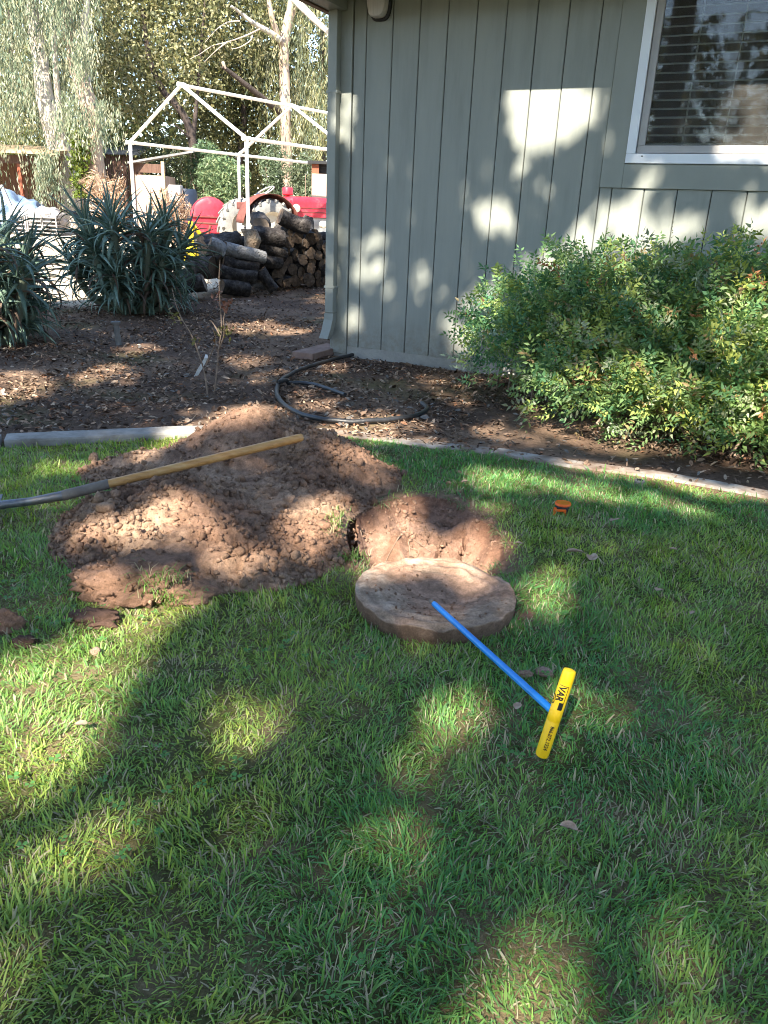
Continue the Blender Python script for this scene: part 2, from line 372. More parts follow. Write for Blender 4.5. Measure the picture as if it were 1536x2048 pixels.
# ---- the dug hole
HRPX = [(690, 1082), (698, 1050), (735, 1022), (790, 1001), (850, 995), (905, 1003), (950, 1035), (985, 1053), (1008, 1085), (1004, 1120), (960, 1158), (850, 1170), (765, 1158), (722, 1132), (700, 1108)]
HR = np.array([gnd(*p)[:2] for p in HRPX]); HC = HR.mean(0)
def segdist(X, Y, P, closed=True):
    d = np.full(np.shape(X), 1e9); n = len(P)
    for i in range(n if closed else n-1):
        a = P[i]; b = P[(i+1) % n]; ab = b-a; t = np.clip(((X-a[0])*ab[0]+(Y-a[1])*ab[1])/(ab@ab), 0, 1)
        d = np.minimum(d, np.hypot(X-a[0]-t*ab[0], Y-a[1]-t*ab[1]))
    return d
CRACKS = [[(696, 1040), (697, 1062), (704, 1088), (714, 1112)], [(842, 1070), (862, 1080), (880, 1083), (900, 1078), (925, 1064)], [(898, 1080), (880, 1100), (872, 1112)], [(930, 1075), (925, 1098), (918, 1118)], [(820, 1030), (850, 1034)], [(880, 1046), (915, 1048)]]
CRW = []
def softdist(X, Y, P):
    acc = np.zeros(np.shape(X)); n = len(P)
    for i in range(n):
        a = P[i]; b = P[(i+1) % n]; ab = b-a; t = np.clip(((X-a[0])*ab[0]+(Y-a[1])*ab[1])/(ab@ab), 0, 1); acc = acc+np.maximum(np.hypot(X-a[0]-t*ab[0], Y-a[1]-t*ab[1]), 1e-3)**-3.
    return acc**(-1/3.)
def hole(X, Y):
    """returns depth (>=0) and mask of dug soil"""
    wx = X+.05*fbm(X*11, Y*11, 0, 3, 21); wy = Y+.05*fbm(X*11, Y*11, 3, 3, 22)
    d = softdist(wx, wy, HR); ins = inpoly(wx, wy, HR); ang = np.arctan2(Y-HC[1], X-HC[0])
    k = .75+6.0*sstep(.10, -.5, np.sin(ang))+2.3*sstep(.45, .85, -np.cos(ang))+1.2*sstep(.6, .95, np.cos(ang))
    dep = np.where(ins, np.minimum(.5, d*k+2.0*np.maximum(0, d-.11)+.012*sstep(.0, .012, d)), 0)
    dep = dep*(1+.22*fbm(X*6, Y*6, 1, 3, 23))+np.where(ins, .045*fbm(X*13, Y*13, 2, 3, 24)+.035*fbm(X*42, Y*42, 2, 2, 27), 0)*sstep(0, .05, d)
    return np.where(ins, np.maximum(dep, 0), 0), np.where(ins, 1., sstep(.05, .0, d))

# ---- ground sheet
def lines(*segs):
    out = []
    for a, b, st in segs: out += list(np.arange(a, b-1e-6, st))
    return np.array(out+[segs[-1][1]])
gx = lines((-700, -100, 100), (-100, -20, 10), (-20, -6, 1), (-6, -2.2, .1), (-2.2, -.3, .035), (-.3, .66, .0095), (.66, 2.6, .035), (2.6, 6, .1), (6, 20, 1), (20, 100, 10), (100, 700, 100))
gy = lines((-700, -100, 100), (-100, -10, 10), (-10, -1, 1), (-1, .6, .1), (.6, 2.45, .035), (2.45, 3.62, .0095), (3.62, 5.2, .035), (5.2, 11, .08), (11, 24, .5), (24, 60, 4), (60, 100, 20), (100, 900, 100))
GX, GY = np.meshgrid(gx, gy)
dep, dug = hole(GX, GY)
near = (GY < 14) & (np.abs(GX) < 8)
bed = sstep(-.02, .06, GY-kerbY(GX)-.02)
GZ = gz(GX, GY)-dep
GZ = GZ+np.where(near, (1-np.clip(dep*20, 0, 1))*(.012*fbm(GX*2.2, GY*2.2, 0, 4, 31)+.03*bed*fbm(GX*1.1, GY*1.1, 0, 4, 32)+.012*bed*fbm(GX*9, GY*9, 0, 3, 33)), 0)
for cr_, wd in zip(CRACKS, (.027, .009, .007, .006, .005, .005)):
    # crack lines cut into the far side of the hole, found where the sight line meets the slope
    pts = []
    for p in cr_:
        dr_ = ray(*p); tt = np.linspace(2.3, 3.9, 500)/dr_[1]; L3 = CAM[None]+dr_[None]*tt[:, None]; below = L3[:, 2] < -hole(L3[:, 0], L3[:, 1])[0]; q = L3[np.argmax(below)] if below.any() else gnd(*p); pts.append(q[:2])
    pts = np.array(pts); dd = segdist(GX+.012*fbm(GX*40, GY*40, 0, 2, 25), GY+.012*fbm(GX*40, GY*40, 7, 2, 26), pts, False); GZ = GZ-(.30 if wd > .02 else .05)*sstep(wd*1.6, wd*.6, dd)
def mixc(a, b, t): return a*(1-t[..., None])+np.array(b)*t[..., None]
thatch = np.zeros(GX.shape+(3,))+np.array((.17, .13, .07))
thatch = mixc(thatch, (.09, .09, .035), sstep(-.1, .15, fbm(GX*5, GY*5, 0, 3, 34)))
bare = sstep(.38, .05, kerbY(GX)-GY)*sstep(.6, 1.0, GX)*sstep(-.12, .06, fbm(GX*4, GY*4, 0, 3, 35)+.05)
cg = mixc(thatch, (.20, .115, .075), bare)
soilc = mixc(np.zeros(GX.shape+(3,))+np.array((.25, .15, .105)), (.315, .205, .15), sstep(-.15, .2, fbm(GX*7, GY*7, 0, 4, 36)))
soilc = mixc(soilc, (.17, .095, .062), .6*sstep(.0, .2, fbm(GX*15, GY*15, 0, 4, 38)))
soilc = mixc(soilc, (.17, .085, .052), .75*sstep(.16, .02, dep+.10*fbm(GX*9, GY*9, 0, 3, 43)))
cg = mixc(cg, (.22, .135, .088), sstep(.16, 0, segdist(GX, GY, HR)+.10*fbm(GX*8, GY*8, 0, 3, 44))*.8)
cg = cg*(1-dug[..., None])+soilc*dug[..., None]
mul = mixc(np.zeros(GX.shape+(3,))+np.array((.115, .074, .052)), (.22, .145, .098), sstep(-.1, .25, fbm(GX*2, GY*2, 0, 5, 37)))
mul = mixc(mul, (.11, .10, .045), .7*sstep(.12, .3, fbm(GX*1.3+5, GY*1.3, 0, 3, 39)))
cg = cg*(1-bed[..., None])+mul*bed[..., None]
YARD = sstep(-.2, .25, GY-(9.65-.12*(GX+3.5)+.5*fbm(GX*.8, GY*.8, 0, 3, 40)))*sstep(.25, -.25, GX+2.95-.16*(GY-9.8)+.3*fbm(GX, GY, 3, 2, 42))
YARD = np.maximum(YARD, sstep(13.2, 14.5, GY))
yc = mixc(np.zeros(GX.shape+(3,))+np.array((.40, .325, .235)), (.50, .42, .31), sstep(-.15, .2, fbm(GX*.9, GY*.9, 0, 4, 41)))
cg = cg*(1-YARD[..., None])+yc*YARD[..., None]
ny, nx = GX.shape; idx = np.arange(nx*ny).reshape(ny, nx)
Q = np.stack([idx[:-1, :-1], idx[:-1, 1:], idx[1:, 1:], idx[1:, :-1]], -1).reshape(-1, 4)
g = mk('ground', np.stack([GX, GY, GZ], -1).reshape(-1, 3), Q, M['soil'], org=np.zeros(3), smooth=True, col=cg.reshape(-1, 3))
g.data.set_sharp_from_angle(angle=R(32))
tag(g, 'earth of the lawn, planting bed and dirt yard, with the freshly dug hole', kind='structure')
def soilz(X, Y):
    X = np.asarray(X, float); Y = np.asarray(Y, float); bed_ = sstep(-.02, .06, Y-kerbY(X)-.02)
    return gz(X, Y)+.012*fbm(X*2.2, Y*2.2, 0, 4, 31)+.03*bed_*fbm(X*1.1, Y*1.1, 0, 4, 32)+.012*bed_*fbm(X*9, Y*9, 0, 3, 33)

# ---- concrete edging, cast in lengths
def edging(x0, x1, hgt, wid, label, mat='concrete'):
    n = max(4, int((x1-x0)/.03)); xs = np.linspace(x0, x1, n); ys = kerbY(xs); V = []; Fq = []
    tx = np.gradient(xs); ty = np.gradient(ys); l = np.hypot(tx, ty); nx_, ny_ = -ty/l, tx/l
    prof = [(-.5, -.08), (-.5, -.012), (-.47, -.002), (-.42, 0), (.42, 0), (.47, -.002), (.5, -.012), (.5, -.08)]
    for i in range(n):
        dd = .006*fbm(xs[i]*6, 0, 0, 3, 51); hh = hgt+.004*fbm(xs[i]*9, 3, 0, 3, 52)
        for j, (a, b) in enumerate(prof):
            w_ = wid*(1+.10*float(fbm(xs[i]*14, j*.7, 0, 3, 53)))
            V.append((xs[i]+nx_[i]*a*w_, ys[i]+ny_[i]*a*w_+dd, hh+b+(.004*float(fbm(xs[i]*22, j, 0, 2, 54)))))
    k = len(prof)
    for i in range(n-1):
        for j in range(k-1): Fq.append((i*k+j, (i+1)*k+j, (i+1)*k+j+1, i*k+j+1))
    Fq.append(tuple(range(k))); Fq.append(tuple((n-1)*k+j for j in range(k-1, -1, -1)))
    o = mk('concrete_edging', V, Fq, M[mat], smooth=False); tag(o, label, 'edging', 'lengths of concrete lawn edging'); return o
xj = gnd(8, 888)[0]
edging(-5.5, xj-.012, .042, .15, 'short end of pale concrete edging cut off at the left edge of the lawn')
edging(xj+.012, -.95, .042, .15, 'raised pale grey concrete edging left of the dirt pile')
edging(-.93, .62, .012, .125, 'concrete edging running behind the dirt pile toward the hose loop', 'concrete_soiled')
edging(.635, 2.0, .014, .12, 'sunlit concrete edging curving past the front of the leafy shrubs', 'concrete_soiled')
edging(2.015, 4.4, .014, .12, 'far right length of concrete edging leaving the picture beside the shrubs', 'concrete_soiled')

# ------------------------------------------------------------------ HOUSE
WA = R(-25); D = np.array([math.cos(WA), math.sin(WA), 0]); NN = np.array([D[1], -D[0], 0]); ZZ = np.array([0, 0, 1.])
P0 = np.array([-.308, 7.232, 0.])
AX = (D, NN, ZZ)
def wp(s, z, off=0.): return P0+D*s+NN*off+ZZ*z
S0 = -.278; SEND = 7.6; SP = .2365; WTOP = 3.0
house = thing('house', wp(S0, 0), 'grey-green board-sided house with white window and downspout at the corner', 'house')
def wbox(mb, s0, s1, z0, z1, o0, o1, bev=0.): return mb.box(wp((s0+s1)/2, (z0+z1)/2, (o0+o1)/2), (abs(s1-s0), abs(o1-o0), abs(z1-z0)), AX, bev)
WS0, WS1, WZ0, WZ1 = 2.20, 4.5, 1.691, 2.88     # window outside frame
core = MB()
# backing wall in pieces around the window opening; side and back walls
wbox(core, S0+.02, WS0+.03, .10, WTOP, -.12, -.012); wbox(core, WS1-.03, SEND, .10, WTOP, -.12, -.012)
wbox(core, WS0+.03, WS1-.03, .10, WZ0+.03, -.12, -.012); wbox(core, WS0+.03, WS1-.03, WZ1-.03, WTOP, -.12, -.012)
core.build('wall_backing', M['groove'], house)
side = MB(); wbox(side, S0, S0+.1, .02, WTOP, -6.0, -.125); wbox(side, SEND-.1, SEND, .02, WTOP, -6.0, -.13); wbox(side, S0+.11, SEND-.11, .02, WTOP, -6.1, -5.95)
side.build('side_wall', M['paint'], house)
fnd = MB(); wbox(fnd, S0+.01, SEND, -.25, .105, -.11, -.004); fnd.build('foundation', M['found'], house)
# siding boards, each its own board with eased edges
edges = [-.118]+[SP*k for k in range(0, int(SEND/SP)+1)]
def board(s0, s1, z0, z1):
    g_ = .0035; b = .004; jog = random.uniform(-.0012, .0012)
    prof = [(s0+g_, -.012), (s0+g_, -b), (s0+g_+b, 0), (s1-g_-b, 0), (s1-g_, -b), (s1-g_, -.012)]
    mb = MB(); n = len(prof); V = []
    for z in (z0, z1):
        for (s, o) in prof: V.append(wp(s, z, o+.001+jog))
    mb.add(V, [(i, i+1, n+i+1, n+i) for i in range(n-1)]+[tuple(range(n-1, -1, -1)), tuple(range(n, 2*n))])
    mb.build('siding_board', M['paint'], house)
TL = WS0-.165; TB = 1.522
for i in range(len(edges)-1):
    a, b = edges[i], edges[i+1]; zb = .105+random.uniform(-.004, .004)
    if b <= TL+.001 or a >= WS1+.165: board(a, b, zb, WTOP)
    elif a < TL < b: board(a, TL+.001, zb, WTOP); board(TL+.001, b, zb, TB-.002)
    elif a < WS1+.165 < b: board(a, b, zb, TB-.002)
    else: board(a, b, zb, TB-.002)
t = MB(); wbox(t, S0, -.121, .03, WTOP, -.011, .014, .003); t.build('corner_board', M['paint2'], house)
t = MB(); wbox(t, S0-.016, S0-.001, .03, WTOP, -.12, .012, .003); t.build('corner_return_board', M['paint2'], house)
t = MB(); wbox(t, TL, WS0-.002, TB, WZ1+.1, -.01, .016, .003); t.build('window_trim', M['paint2'], house)
t = MB(); wbox(t, WS0-.0015, WS1+.165, TB, WZ0-.003, -.01, .0165, .003); t.build('window_apron', M['paint2'], house)
t = MB(); wbox(t, WS1+.002, WS1+.165, WZ0-.002, WZ1+.1, -.01, .016, .003); t.build('window_trim', M['paint2'], house)
t = MB(); wbox(t, WS0, WS1, WZ1+.002, WZ1+.1, -.01, .017, .003); t.build('window_head_trim', M['paint2'], house)
# window
wf = MB()
fw_ = .066
wbox(wf, WS0, WS1, WZ0, WZ0+fw_, -.03, .03, .004); wbox(wf, WS0, WS1, WZ1-fw_, WZ1, -.03, .03, .004)
wbox(wf, WS0, WS0+fw_, WZ0+fw_+.0005, WZ1-fw_-.0005, -.03, .029, .004); wbox(wf, WS1-fw_, WS1, WZ0+fw_+.0005, WZ1-fw_-.0005, -.03, .029, .004)
win = wf.build('window_frame', M['vinyl'], house)
sm = MB(); a0, a1, b0, b1 = WS0+fw_+.004, WS1-fw_-.004, WZ0+fw_+.004, WZ1-fw_-.004; sw = .052; mid = (a0+a1)/2
wbox(sm, a0, a1, b0, b0+sw, -.045, .010, .004); wbox(sm, a0, a1, b1-sw, b1, -.045, .010, .004)
wbox(sm, a0, a0+sw, b0+sw+.0005, b1-sw-.0005, -.045, .009, .004); wbox(sm, a1-sw, a1, b0+sw+.0005, b1-sw-.0005, -.045, .009, .004); wbox(sm, mid-.03, mid+.03, b0+sw+.0005, b1-sw-.0005, -.045, .012, .004)
sm.build('window_sash', M['sash'], win)
for q0, q1 in ((a0+sw, mid-.03), (mid+.03, a1-sw)):
    gl = MB(); wbox(gl, q0, q1, b0+sw, b1-sw, -.020, -.016); gl.build('window_pane', M['glass'], win)
scn = MB(); scn.add([wp(a0+sw, b0+sw, -.004), wp(mid-.03, b0+sw, -.004), wp(mid-.03, b1-sw, -.004), wp(a0+sw, b1-sw, -.004)], [(0, 1, 2, 3)])
scn.build('insect_screen', M['screen'], win)
wh = MB(); wbox(wh, WS0+.11, WS0+.125, WZ0+.045, WZ0+.052, .029, .0325); wh.build('weep_hole', M['black'], win)
# room behind and blind
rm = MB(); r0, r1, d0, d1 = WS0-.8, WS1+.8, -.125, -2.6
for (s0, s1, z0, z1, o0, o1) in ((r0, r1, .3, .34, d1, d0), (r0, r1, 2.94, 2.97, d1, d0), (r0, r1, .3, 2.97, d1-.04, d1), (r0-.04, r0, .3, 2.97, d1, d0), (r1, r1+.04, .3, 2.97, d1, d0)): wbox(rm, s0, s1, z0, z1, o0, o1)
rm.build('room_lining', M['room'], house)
bl = thing('window_blind', wp(3.0, WZ0+.1, -.07), 'white horizontal blind with open slats behind the window glass', 'blind')
zz = b0+sw+.02; q = R(-18)
while zz < b1-.02:
    mb = MB(); c = wp((a0+mid)/2+.01+random.uniform(-.002, .002), zz, -.085)
    Y2 = NN*math.cos(q)+ZZ*math.sin(q); Z2 = -NN*math.sin(q)+ZZ*math.cos(q)
    V = []; nseg = 4
    for e in (-1, 1):
        for i in range(nseg+1):
            u = (i/nseg-.5)*.05; V.append(c+D*e*(mid-a0)/2*.985+Y2*u+Z2*(.004*(1-(2*u/.05)**2)))
    Fq = [(i, i+1, nseg+1+i+1, nseg+1+i) for i in range(nseg)]
    mb.add(V, Fq); V2 = [v-Z2*.0035 for v in V]; mb.add(V2, [f[::-1] for f in Fq]); mb.add([V[0], V[nseg+1], V2[nseg+1], V2[0]], [(0, 1, 2, 3)]); mb.add([V[nseg], V[-1], V2[-1], V2[nseg]], [(3, 2, 1, 0)])
    mb.build('slat', M['slat'], bl); zz += .0575
for s in (a0+.30, a0+.58, a0+.86):
    mb = MB(); mb.tube([wp(s, b0+.04, -.055), wp(s, b1, -.055)], .0022, 5); mb.tube([wp(s, b0+.04, -.113), wp(s, b1, -.113)], .0022, 5); mb.build('ladder_cord', M['slat'], bl)
# downspout with kicked-out shoe
ds = MB(); sL, sR = -.312, -.226
for (z0, z1) in ((.40, 2.93),): wbox(ds, sL, sR, z0, z1, .018, .086, .006)
dn = ds.build('downspout', M['paint2'], house)
el = MB(); sec = [(.3995, .018, .086), (.34, .022, .09), (.25, .055, .122), (.175, .10, .165)]; V = []
for (z, o0, o1) in sec:
    k = .05*(.40-z)
    V += [wp(sL-.003-k*.9, z-(.01 if o0 > .05 else 0), o0), wp(sR+.003-k, z-(.01 if o0 > .05 else 0), o0), wp(sR+.003-k, z, o1), wp(sL-.003-k*.9, z, o1)]
Fq = []
for i in range(len(sec)-1):
    for j in range(4): Fq.append((i*4+j, i*4+(j+1) % 4, i*4+4+(j+1) % 4, i*4+4+j))
el.add(V, Fq); el.add([v+np.array([0, 0, .0]) for v in V[-4:]], [(0, 1, 2, 3)])
el.build('shoe', M['paint2'], dn)
for z in (2.2, .62):
    st = MB(); wbox(st, sL-.012, sR+.012, z, z+.02, .0165, .0885, .002); st.build('strap', M['paint2'], dn)
# eave: soffit boards, fascia, end beam, roof slab
OV = .75; FZ = 2.905
rf = MB(); wbox(rf, S0-.55, SEND+.4, 3.005, 3.06, -6.5, OV-.03); roof = rf.build('roof', M['paint2'], house)
fz_ = MB(); wbox(fz_, S0-.55, SEND+.4, FZ, 3.15, OV-.028, OV+.012, .003); fz_.build('fascia', M['paint2'], roof)
bm_ = MB(); wbox(bm_, S0-.045, S0+.105, 2.80, 3.004, .02, OV-.03, .003); bm_.build('end_beam', M['paint2'], roof)
bm_ = MB(); wbox(bm_, S0-.10, S0-.047, 2.79, 3.004, -.2, OV-.031, .003); bm_.build('barge_board', M['brownwood'], roof)
sl = MB(); c = wp((S0+SEND)/2, 0, 0)
for sgn in (0,):
    V = [wp(S0-.55, 3.062, OV), wp(SEND+.4, 3.062, OV), wp(SEND+.4, 4.1, -3.0), wp(S0-.55, 4.1, -3.0), wp(SEND+.4, 3.062, -6.6), wp(S0-.55, 3.062, -6.6)]
    sl.add(V, [(0, 1, 2, 3), (3, 2, 4, 5), (0, 3, 5), (1, 4, 2)])
sl.build('shingle_slope', M['dark_bark'], roof)
# bulkhead lamp
lp = wp(.125, 2.80, 0); lamp = thing('wall_lamp', wp(.125, 2.80, .001), 'oval frosted bulkhead lamp with dark rim high on the wall', 'lamp')
def oval(mb, c, hw, hh, o0, o1, n=32, inset=.0, rings=3):
    V = []; secs = [(o0, 1.0), (o0+(o1-o0)*.7, 1.0), (o0+(o1-o0)*.93, .92), (o1, .74)]
    for (o, k) in secs:
        for j in range(n):
            a = 2*math.pi*j/n; cx = math.copysign(abs(math.cos(a))**.6, math.cos(a)); cy = math.copysign(abs(math.sin(a))**.75, math.sin(a))
            V.append(c+D*cx*(hw*k-(1-k)*0)+ZZ*cy*(hh-(1-k)*hw)+NN*o)
    Fq = [(i*n+j, i*n+(j+1) % n, (i+1)*n+(j+1) % n, (i+1)*n+j) for i in range(3) for j in range(n)]+[tuple(3*n+j for j in range(n))]
    mb.add(V, Fq)
mb = MB(); oval(mb, wp(.125, 2.86, 0), .098, .150, .0015, .028); mb.build('base_rim', M['black'], lamp, smooth=True)
mb = MB(); oval(mb, wp(.120, 2.865, 0), .084, .137, .029, .095); mb.build('lens', M['lamp_lens'], lamp, smooth=True)
# ================================================================== NEAR OBJECTS
# ---- soil heap
hx = np.arange(-1.75, .42, .0085); hy = np.arange(2.22, 4.62, .0085); HX, HY = np.meshgrid(hx, hy)
h0 = heap(HX, HY)
def worley(X, Y, f, s):
    X = X*f; Y = Y*f; ix = np.floor(X).astype(np.int64); iy = np.floor(Y).astype(np.int64); d1 = np.full(X.shape, 9.); hv = np.zeros(X.shape)
    for a in (-1, 0, 1):
        for b in (-1, 0, 1):
            cx = ix+a+_hash(ix+a, iy+b, 0*ix, s); cy = iy+b+_hash(ix+a, iy+b, 0*ix, s+9); d = np.hypot(X-cx, Y-cy)
            c = d < d1; d1 = np.where(c, d, d1); hv = np.where(c, _hash(ix+a, iy+b, 0*ix, s+17), hv)
    return d1, hv
def heapfull(X, Y):
    h = heap(X, Y); a = sstep(.0, .05, h)
    clod = sstep(-.12, .12, fbm(X*2.6, Y*2.6, 4, 3, 60)+.03)
    d1, v1 = worley(X, Y, 26, 61); d2, v2 = worley(X, Y, 52, 62); d3, v3 = worley(X+.03*fbm(X*20, Y*20, 0, 2, 67), Y, 12, 66)
    r = .06*fbm(X*4, Y*4, 0, 3, 63)*a+.03*fbm(X*13, Y*13, 0, 3, 64)*a
    r = r+a*(.25+.75*clod)*(.026*(v1-.35)*np.sqrt(np.clip(1-d1*d1*1.4, 0, 1))+.012*(v2-.3)*np.sqrt(np.clip(1-d2*d2*1.4, 0, 1)))+a*.016*fbm(X*60, Y*60, 0, 2, 68)
    r = r+a*clod*.05*(v3-.6)*np.clip(1-d3*d3*1.5, 0, 1)
    return h+r
hz = heapfull(HX, HY)
HZ = np.where(h0 > .006, hz+soilz(HX, HY)*.3, -.05)
_d = segdist(HX, HY, HR); _in = inpoly(HX+.02*fbm(HX*12, HY*12, 0, 3, 65), HY+.02*fbm(HX*12, HY*12, 5, 3, 65), HR); keep = (h0 > .004) & ~_in; HZ = np.where(_d < .05, np.minimum(HZ, .012+HZ*(_d/.05)), HZ)
kq = (keep[:-1, :-1] | keep[1:, :-1] | keep[:-1, 1:] | keep[1:, 1:]) & ~(_in[:-1, :-1] | _in[1:, 1:])
ny, nx = HX.shape; idx = np.arange(nx*ny).reshape(ny, nx)
Q = np.stack([idx[:-1, :-1], idx[:-1, 1:], idx[1:, 1:], idx[1:, :-1]], -1)[kq]
us = np.unique(Q); re = -np.ones(nx*ny, int); re[us] = np.arange(len(us)); Q = re[Q]
def soilcol(X, Y, s=70):
    t = sstep(-.12, .16, fbm(X*3.2, Y*3.2, 0, 4, s)); c = np.zeros(np.shape(X)+(3,))+np.array((.235, .14, .093)); c = mixc(c, (.345, .225, .15), t)
    return mixc(c, (.15, .085, .055), .6*sstep(.02, .2, fbm(X*17, Y*17, 0, 3, s+3)))
Vh = np.stack([HX, HY, HZ], -1).reshape(-1, 3)[us]; ch = soilcol(HX, HY).reshape(-1, 3)[us]
mound = mk('soil_heap', Vh, Q, M['soil'], smooth=True, col=ch, org=np.array([-.75, 3.3, 0]))
tag(mound, 'large heap of crumbly reddish-brown dug earth on the lawn', 'dirt pile')
# clods: many small irregular lumps
_ico = bmesh.new(); bmesh.ops.create_icosphere(_ico, subdivisions=1, radius=1); _ico.verts.ensure_lookup_table()
IV = np.array([v.co[:] for v in _ico.verts]); IF = np.array([[v.index for v in f.verts] for f in _ico.faces]); _ico.free()
_ico = bmesh.new(); bmesh.ops.create_icosphere(_ico, subdivisions=4, radius=1); _ico.verts.ensure_lookup_table()
IV3 = np.array([v.co[:] for v in _ico.verts]); IF3 = np.array([[v.index for v in f.verts] for f in _ico.faces]); _ico.free()
def lumps(name, P, S, C, parent, mat, kind='stuff'):
    n = len(P); J = 1+rng.uniform(-.5, .45, (n, len(IV), 1)); an = rng.uniform(0, 6.28, n); sq = rng.uniform(.55, 1., (n, 3))
    v = IV[None]*J*sq[:, None, :]*S[:, None, None]; c, s = np.cos(an)[:, None], np.sin(an)[:, None]
    v = np.stack([v[..., 0]*c-v[..., 1]*s, v[..., 0]*s+v[..., 1]*c, v[..., 2]], -1)+P[:, None, :]
    f = IF[None]+(np.arange(n)*len(IV))[:, None, None]
    o = mk(name, v.reshape(-1, 3), f.reshape(-1, 3), mat, parent, org=None if parent else P[0], col=np.repeat(C, len(IV), 0)); tag(o, kind=kind); return o
n = 36000; X = rng.uniform(-1.75, .4, n); Y = rng.uniform(2.2, 4.6, n); hh = heap(X, Y); cl = fbm(X*2.6, Y*2.6, 4, 3, 60)
ok = ((hh > .004) & (rng.uniform(0, 1, n) < .16+.60*sstep(-.08, .12, cl)+.35*(hh < .04))) | ((hh > -1) & (hh <= .004) & (segdist(X, Y, np.array([(l[0], l[1]) for l in LOBES]), False) < .55) & (rng.uniform(0, 1, n) < .02))
ok &= ~inpoly(X, Y, HR) & (segdist(X, Y, HR) > .02)
X, Y, hh = X[ok], Y[ok], hh[ok]; S = .0028+.015*rng.uniform(0, 1, len(X))**4.6; big = rng.uniform(0, 1, len(X)) < .013; S[big] = rng.uniform(.016, .034, big.sum())
Z = np.where(hh > .004, heapfull(X, Y), 0)+S*.22+.003
C = soilcol(X, Y)*rng.uniform(.75, 1.15, (len(X), 1))
lumps('clods', np.stack([X, Y, Z], -1), S, C, mound, M['soil'])

def lump(name, c, size, label, cat, col=None, amp=.22, group=None, seed=0, mat=None):
    v = IV3.copy(); f1 = 1+amp*2.6*fbm(v[:, 0]*1.5+seed, v[:, 1]*1.5, v[:, 2]*1.5, 3, 81)+amp*2.2*fbm(v[:, 0]*4.5+seed, v[:, 1]*4.5, v[:, 2]*4.5, 4, 82)+amp*1.5*fbm(v[:, 0]*13+seed, v[:, 1]*13, v[:, 2]*13, 3, 85); f1 = f1+amp*.5*np.abs(fbm(v[:, 0]*15+seed, v[:, 1]*15, v[:, 2]*15, 3, 84))*2-amp*.12; v = v*f1[:, None]*np.array(size)
    P = v+np.array(c); base = np.array((.235, .135, .088) if col is None else col)
    C = base*(1+.5*fbm(P[:, 0]*20, P[:, 1]*20, P[:, 2]*20, 3, 83))[:, None]
    o = mk(name, P, IF3, mat or M['soil'], smooth=True, col=np.clip(C, 0, 1)); return tag(o, label, cat, group)
p = gnd(262, 1190)
sod = lump('sod_clump', (p[0], p[1]+.03, .03), (.20, .14, .085), 'rounded clump of overturned sod in front of the dirt heap', 'sod', amp=.30, seed=2.9)
_v = np.array([v.co[:] for v in sod.data.vertices])+ORG[sod.name]; _k = rng.choice(len(_v), 620); _k = _k[_v[_k, 2] > .015]; lumps('crumbs', _v[_k], .003+.014*rng.uniform(0, 1, len(_k))**3, np.array((.235, .14, .092))*rng.uniform(.7, 1.3, (len(_k), 1)), sod, M['soil'])
p = gnd(360, 1195); lump('earth_slab', (p[0]+.0, p[1]+.02, .012), (.12, .085, .05), 'flat slab of brown earth beside the rounded sod clump', 'earth', col=(.24, .14, .09), amp=.3, seed=5.1)
p = gnd(18, 1258); lump('earth_clod', (p[0]-.02, p[1], .012), (.06, .05, .045), 'brown earth clod on the grass at the left edge, below the shovel', 'earth', amp=.3, seed=9.3)
p = gnd(50, 1290); lump('earth_clod', (p[0], p[1], .008), (.035, .03, .022), 'small dark earth crumb lying below the clod at the left edge', 'earth', col=(.10, .06, .045), amp=.3, seed=12.3)
p = gnd(188, 1240); lump('earth_clod', (p[0], p[1], .004), (.09, .06, .026), 'low dark crumbly spill of earth left of the rounded sod clump', 'earth', col=(.12, .07, .05), amp=.45, seed=15.3)
p = gnd(192, 1310); lump('earth_clod', (p[0], p[1], .012), (.016, .013, .012), 'pinkish pebble-sized clod on sunny grass below the sod clump', 'earth', col=(.34, .22, .16), amp=.25, seed=3.3)
p = gnd(1088, 1350); lump('earth_clod', (p[0], p[1], .010), (.026, .02, .011), 'flat pinkish crumb of dirt beside the blue rod', 'earth', col=(.36, .24, .18), amp=.25, seed=4.3)
p = gnd(1050, 1352); lump('earth_clod', (p[0], p[1], .008), (.022, .016, .009), 'smaller brown crumb of dirt touching the blue rod', 'earth', col=(.30, .19, .13), amp=.25, seed=6.1)
p = gnd(188, 922); lump('earth_clod', (p[0], p[1], .015), (.025, .02, .028), 'single tan clod on grass between edging and shovel shaft', 'earth', col=(.33, .21, .14), amp=.3, seed=7.7)
p = gnd(1065, 1235); lump('earth_spill', (p[0]-.02, p[1], -.012), (.075, .06, .022), 'bare brown earth spilled at the right rim of the concrete lid', 'earth', col=(.27, .15, .095), amp=.3, seed=8.8)

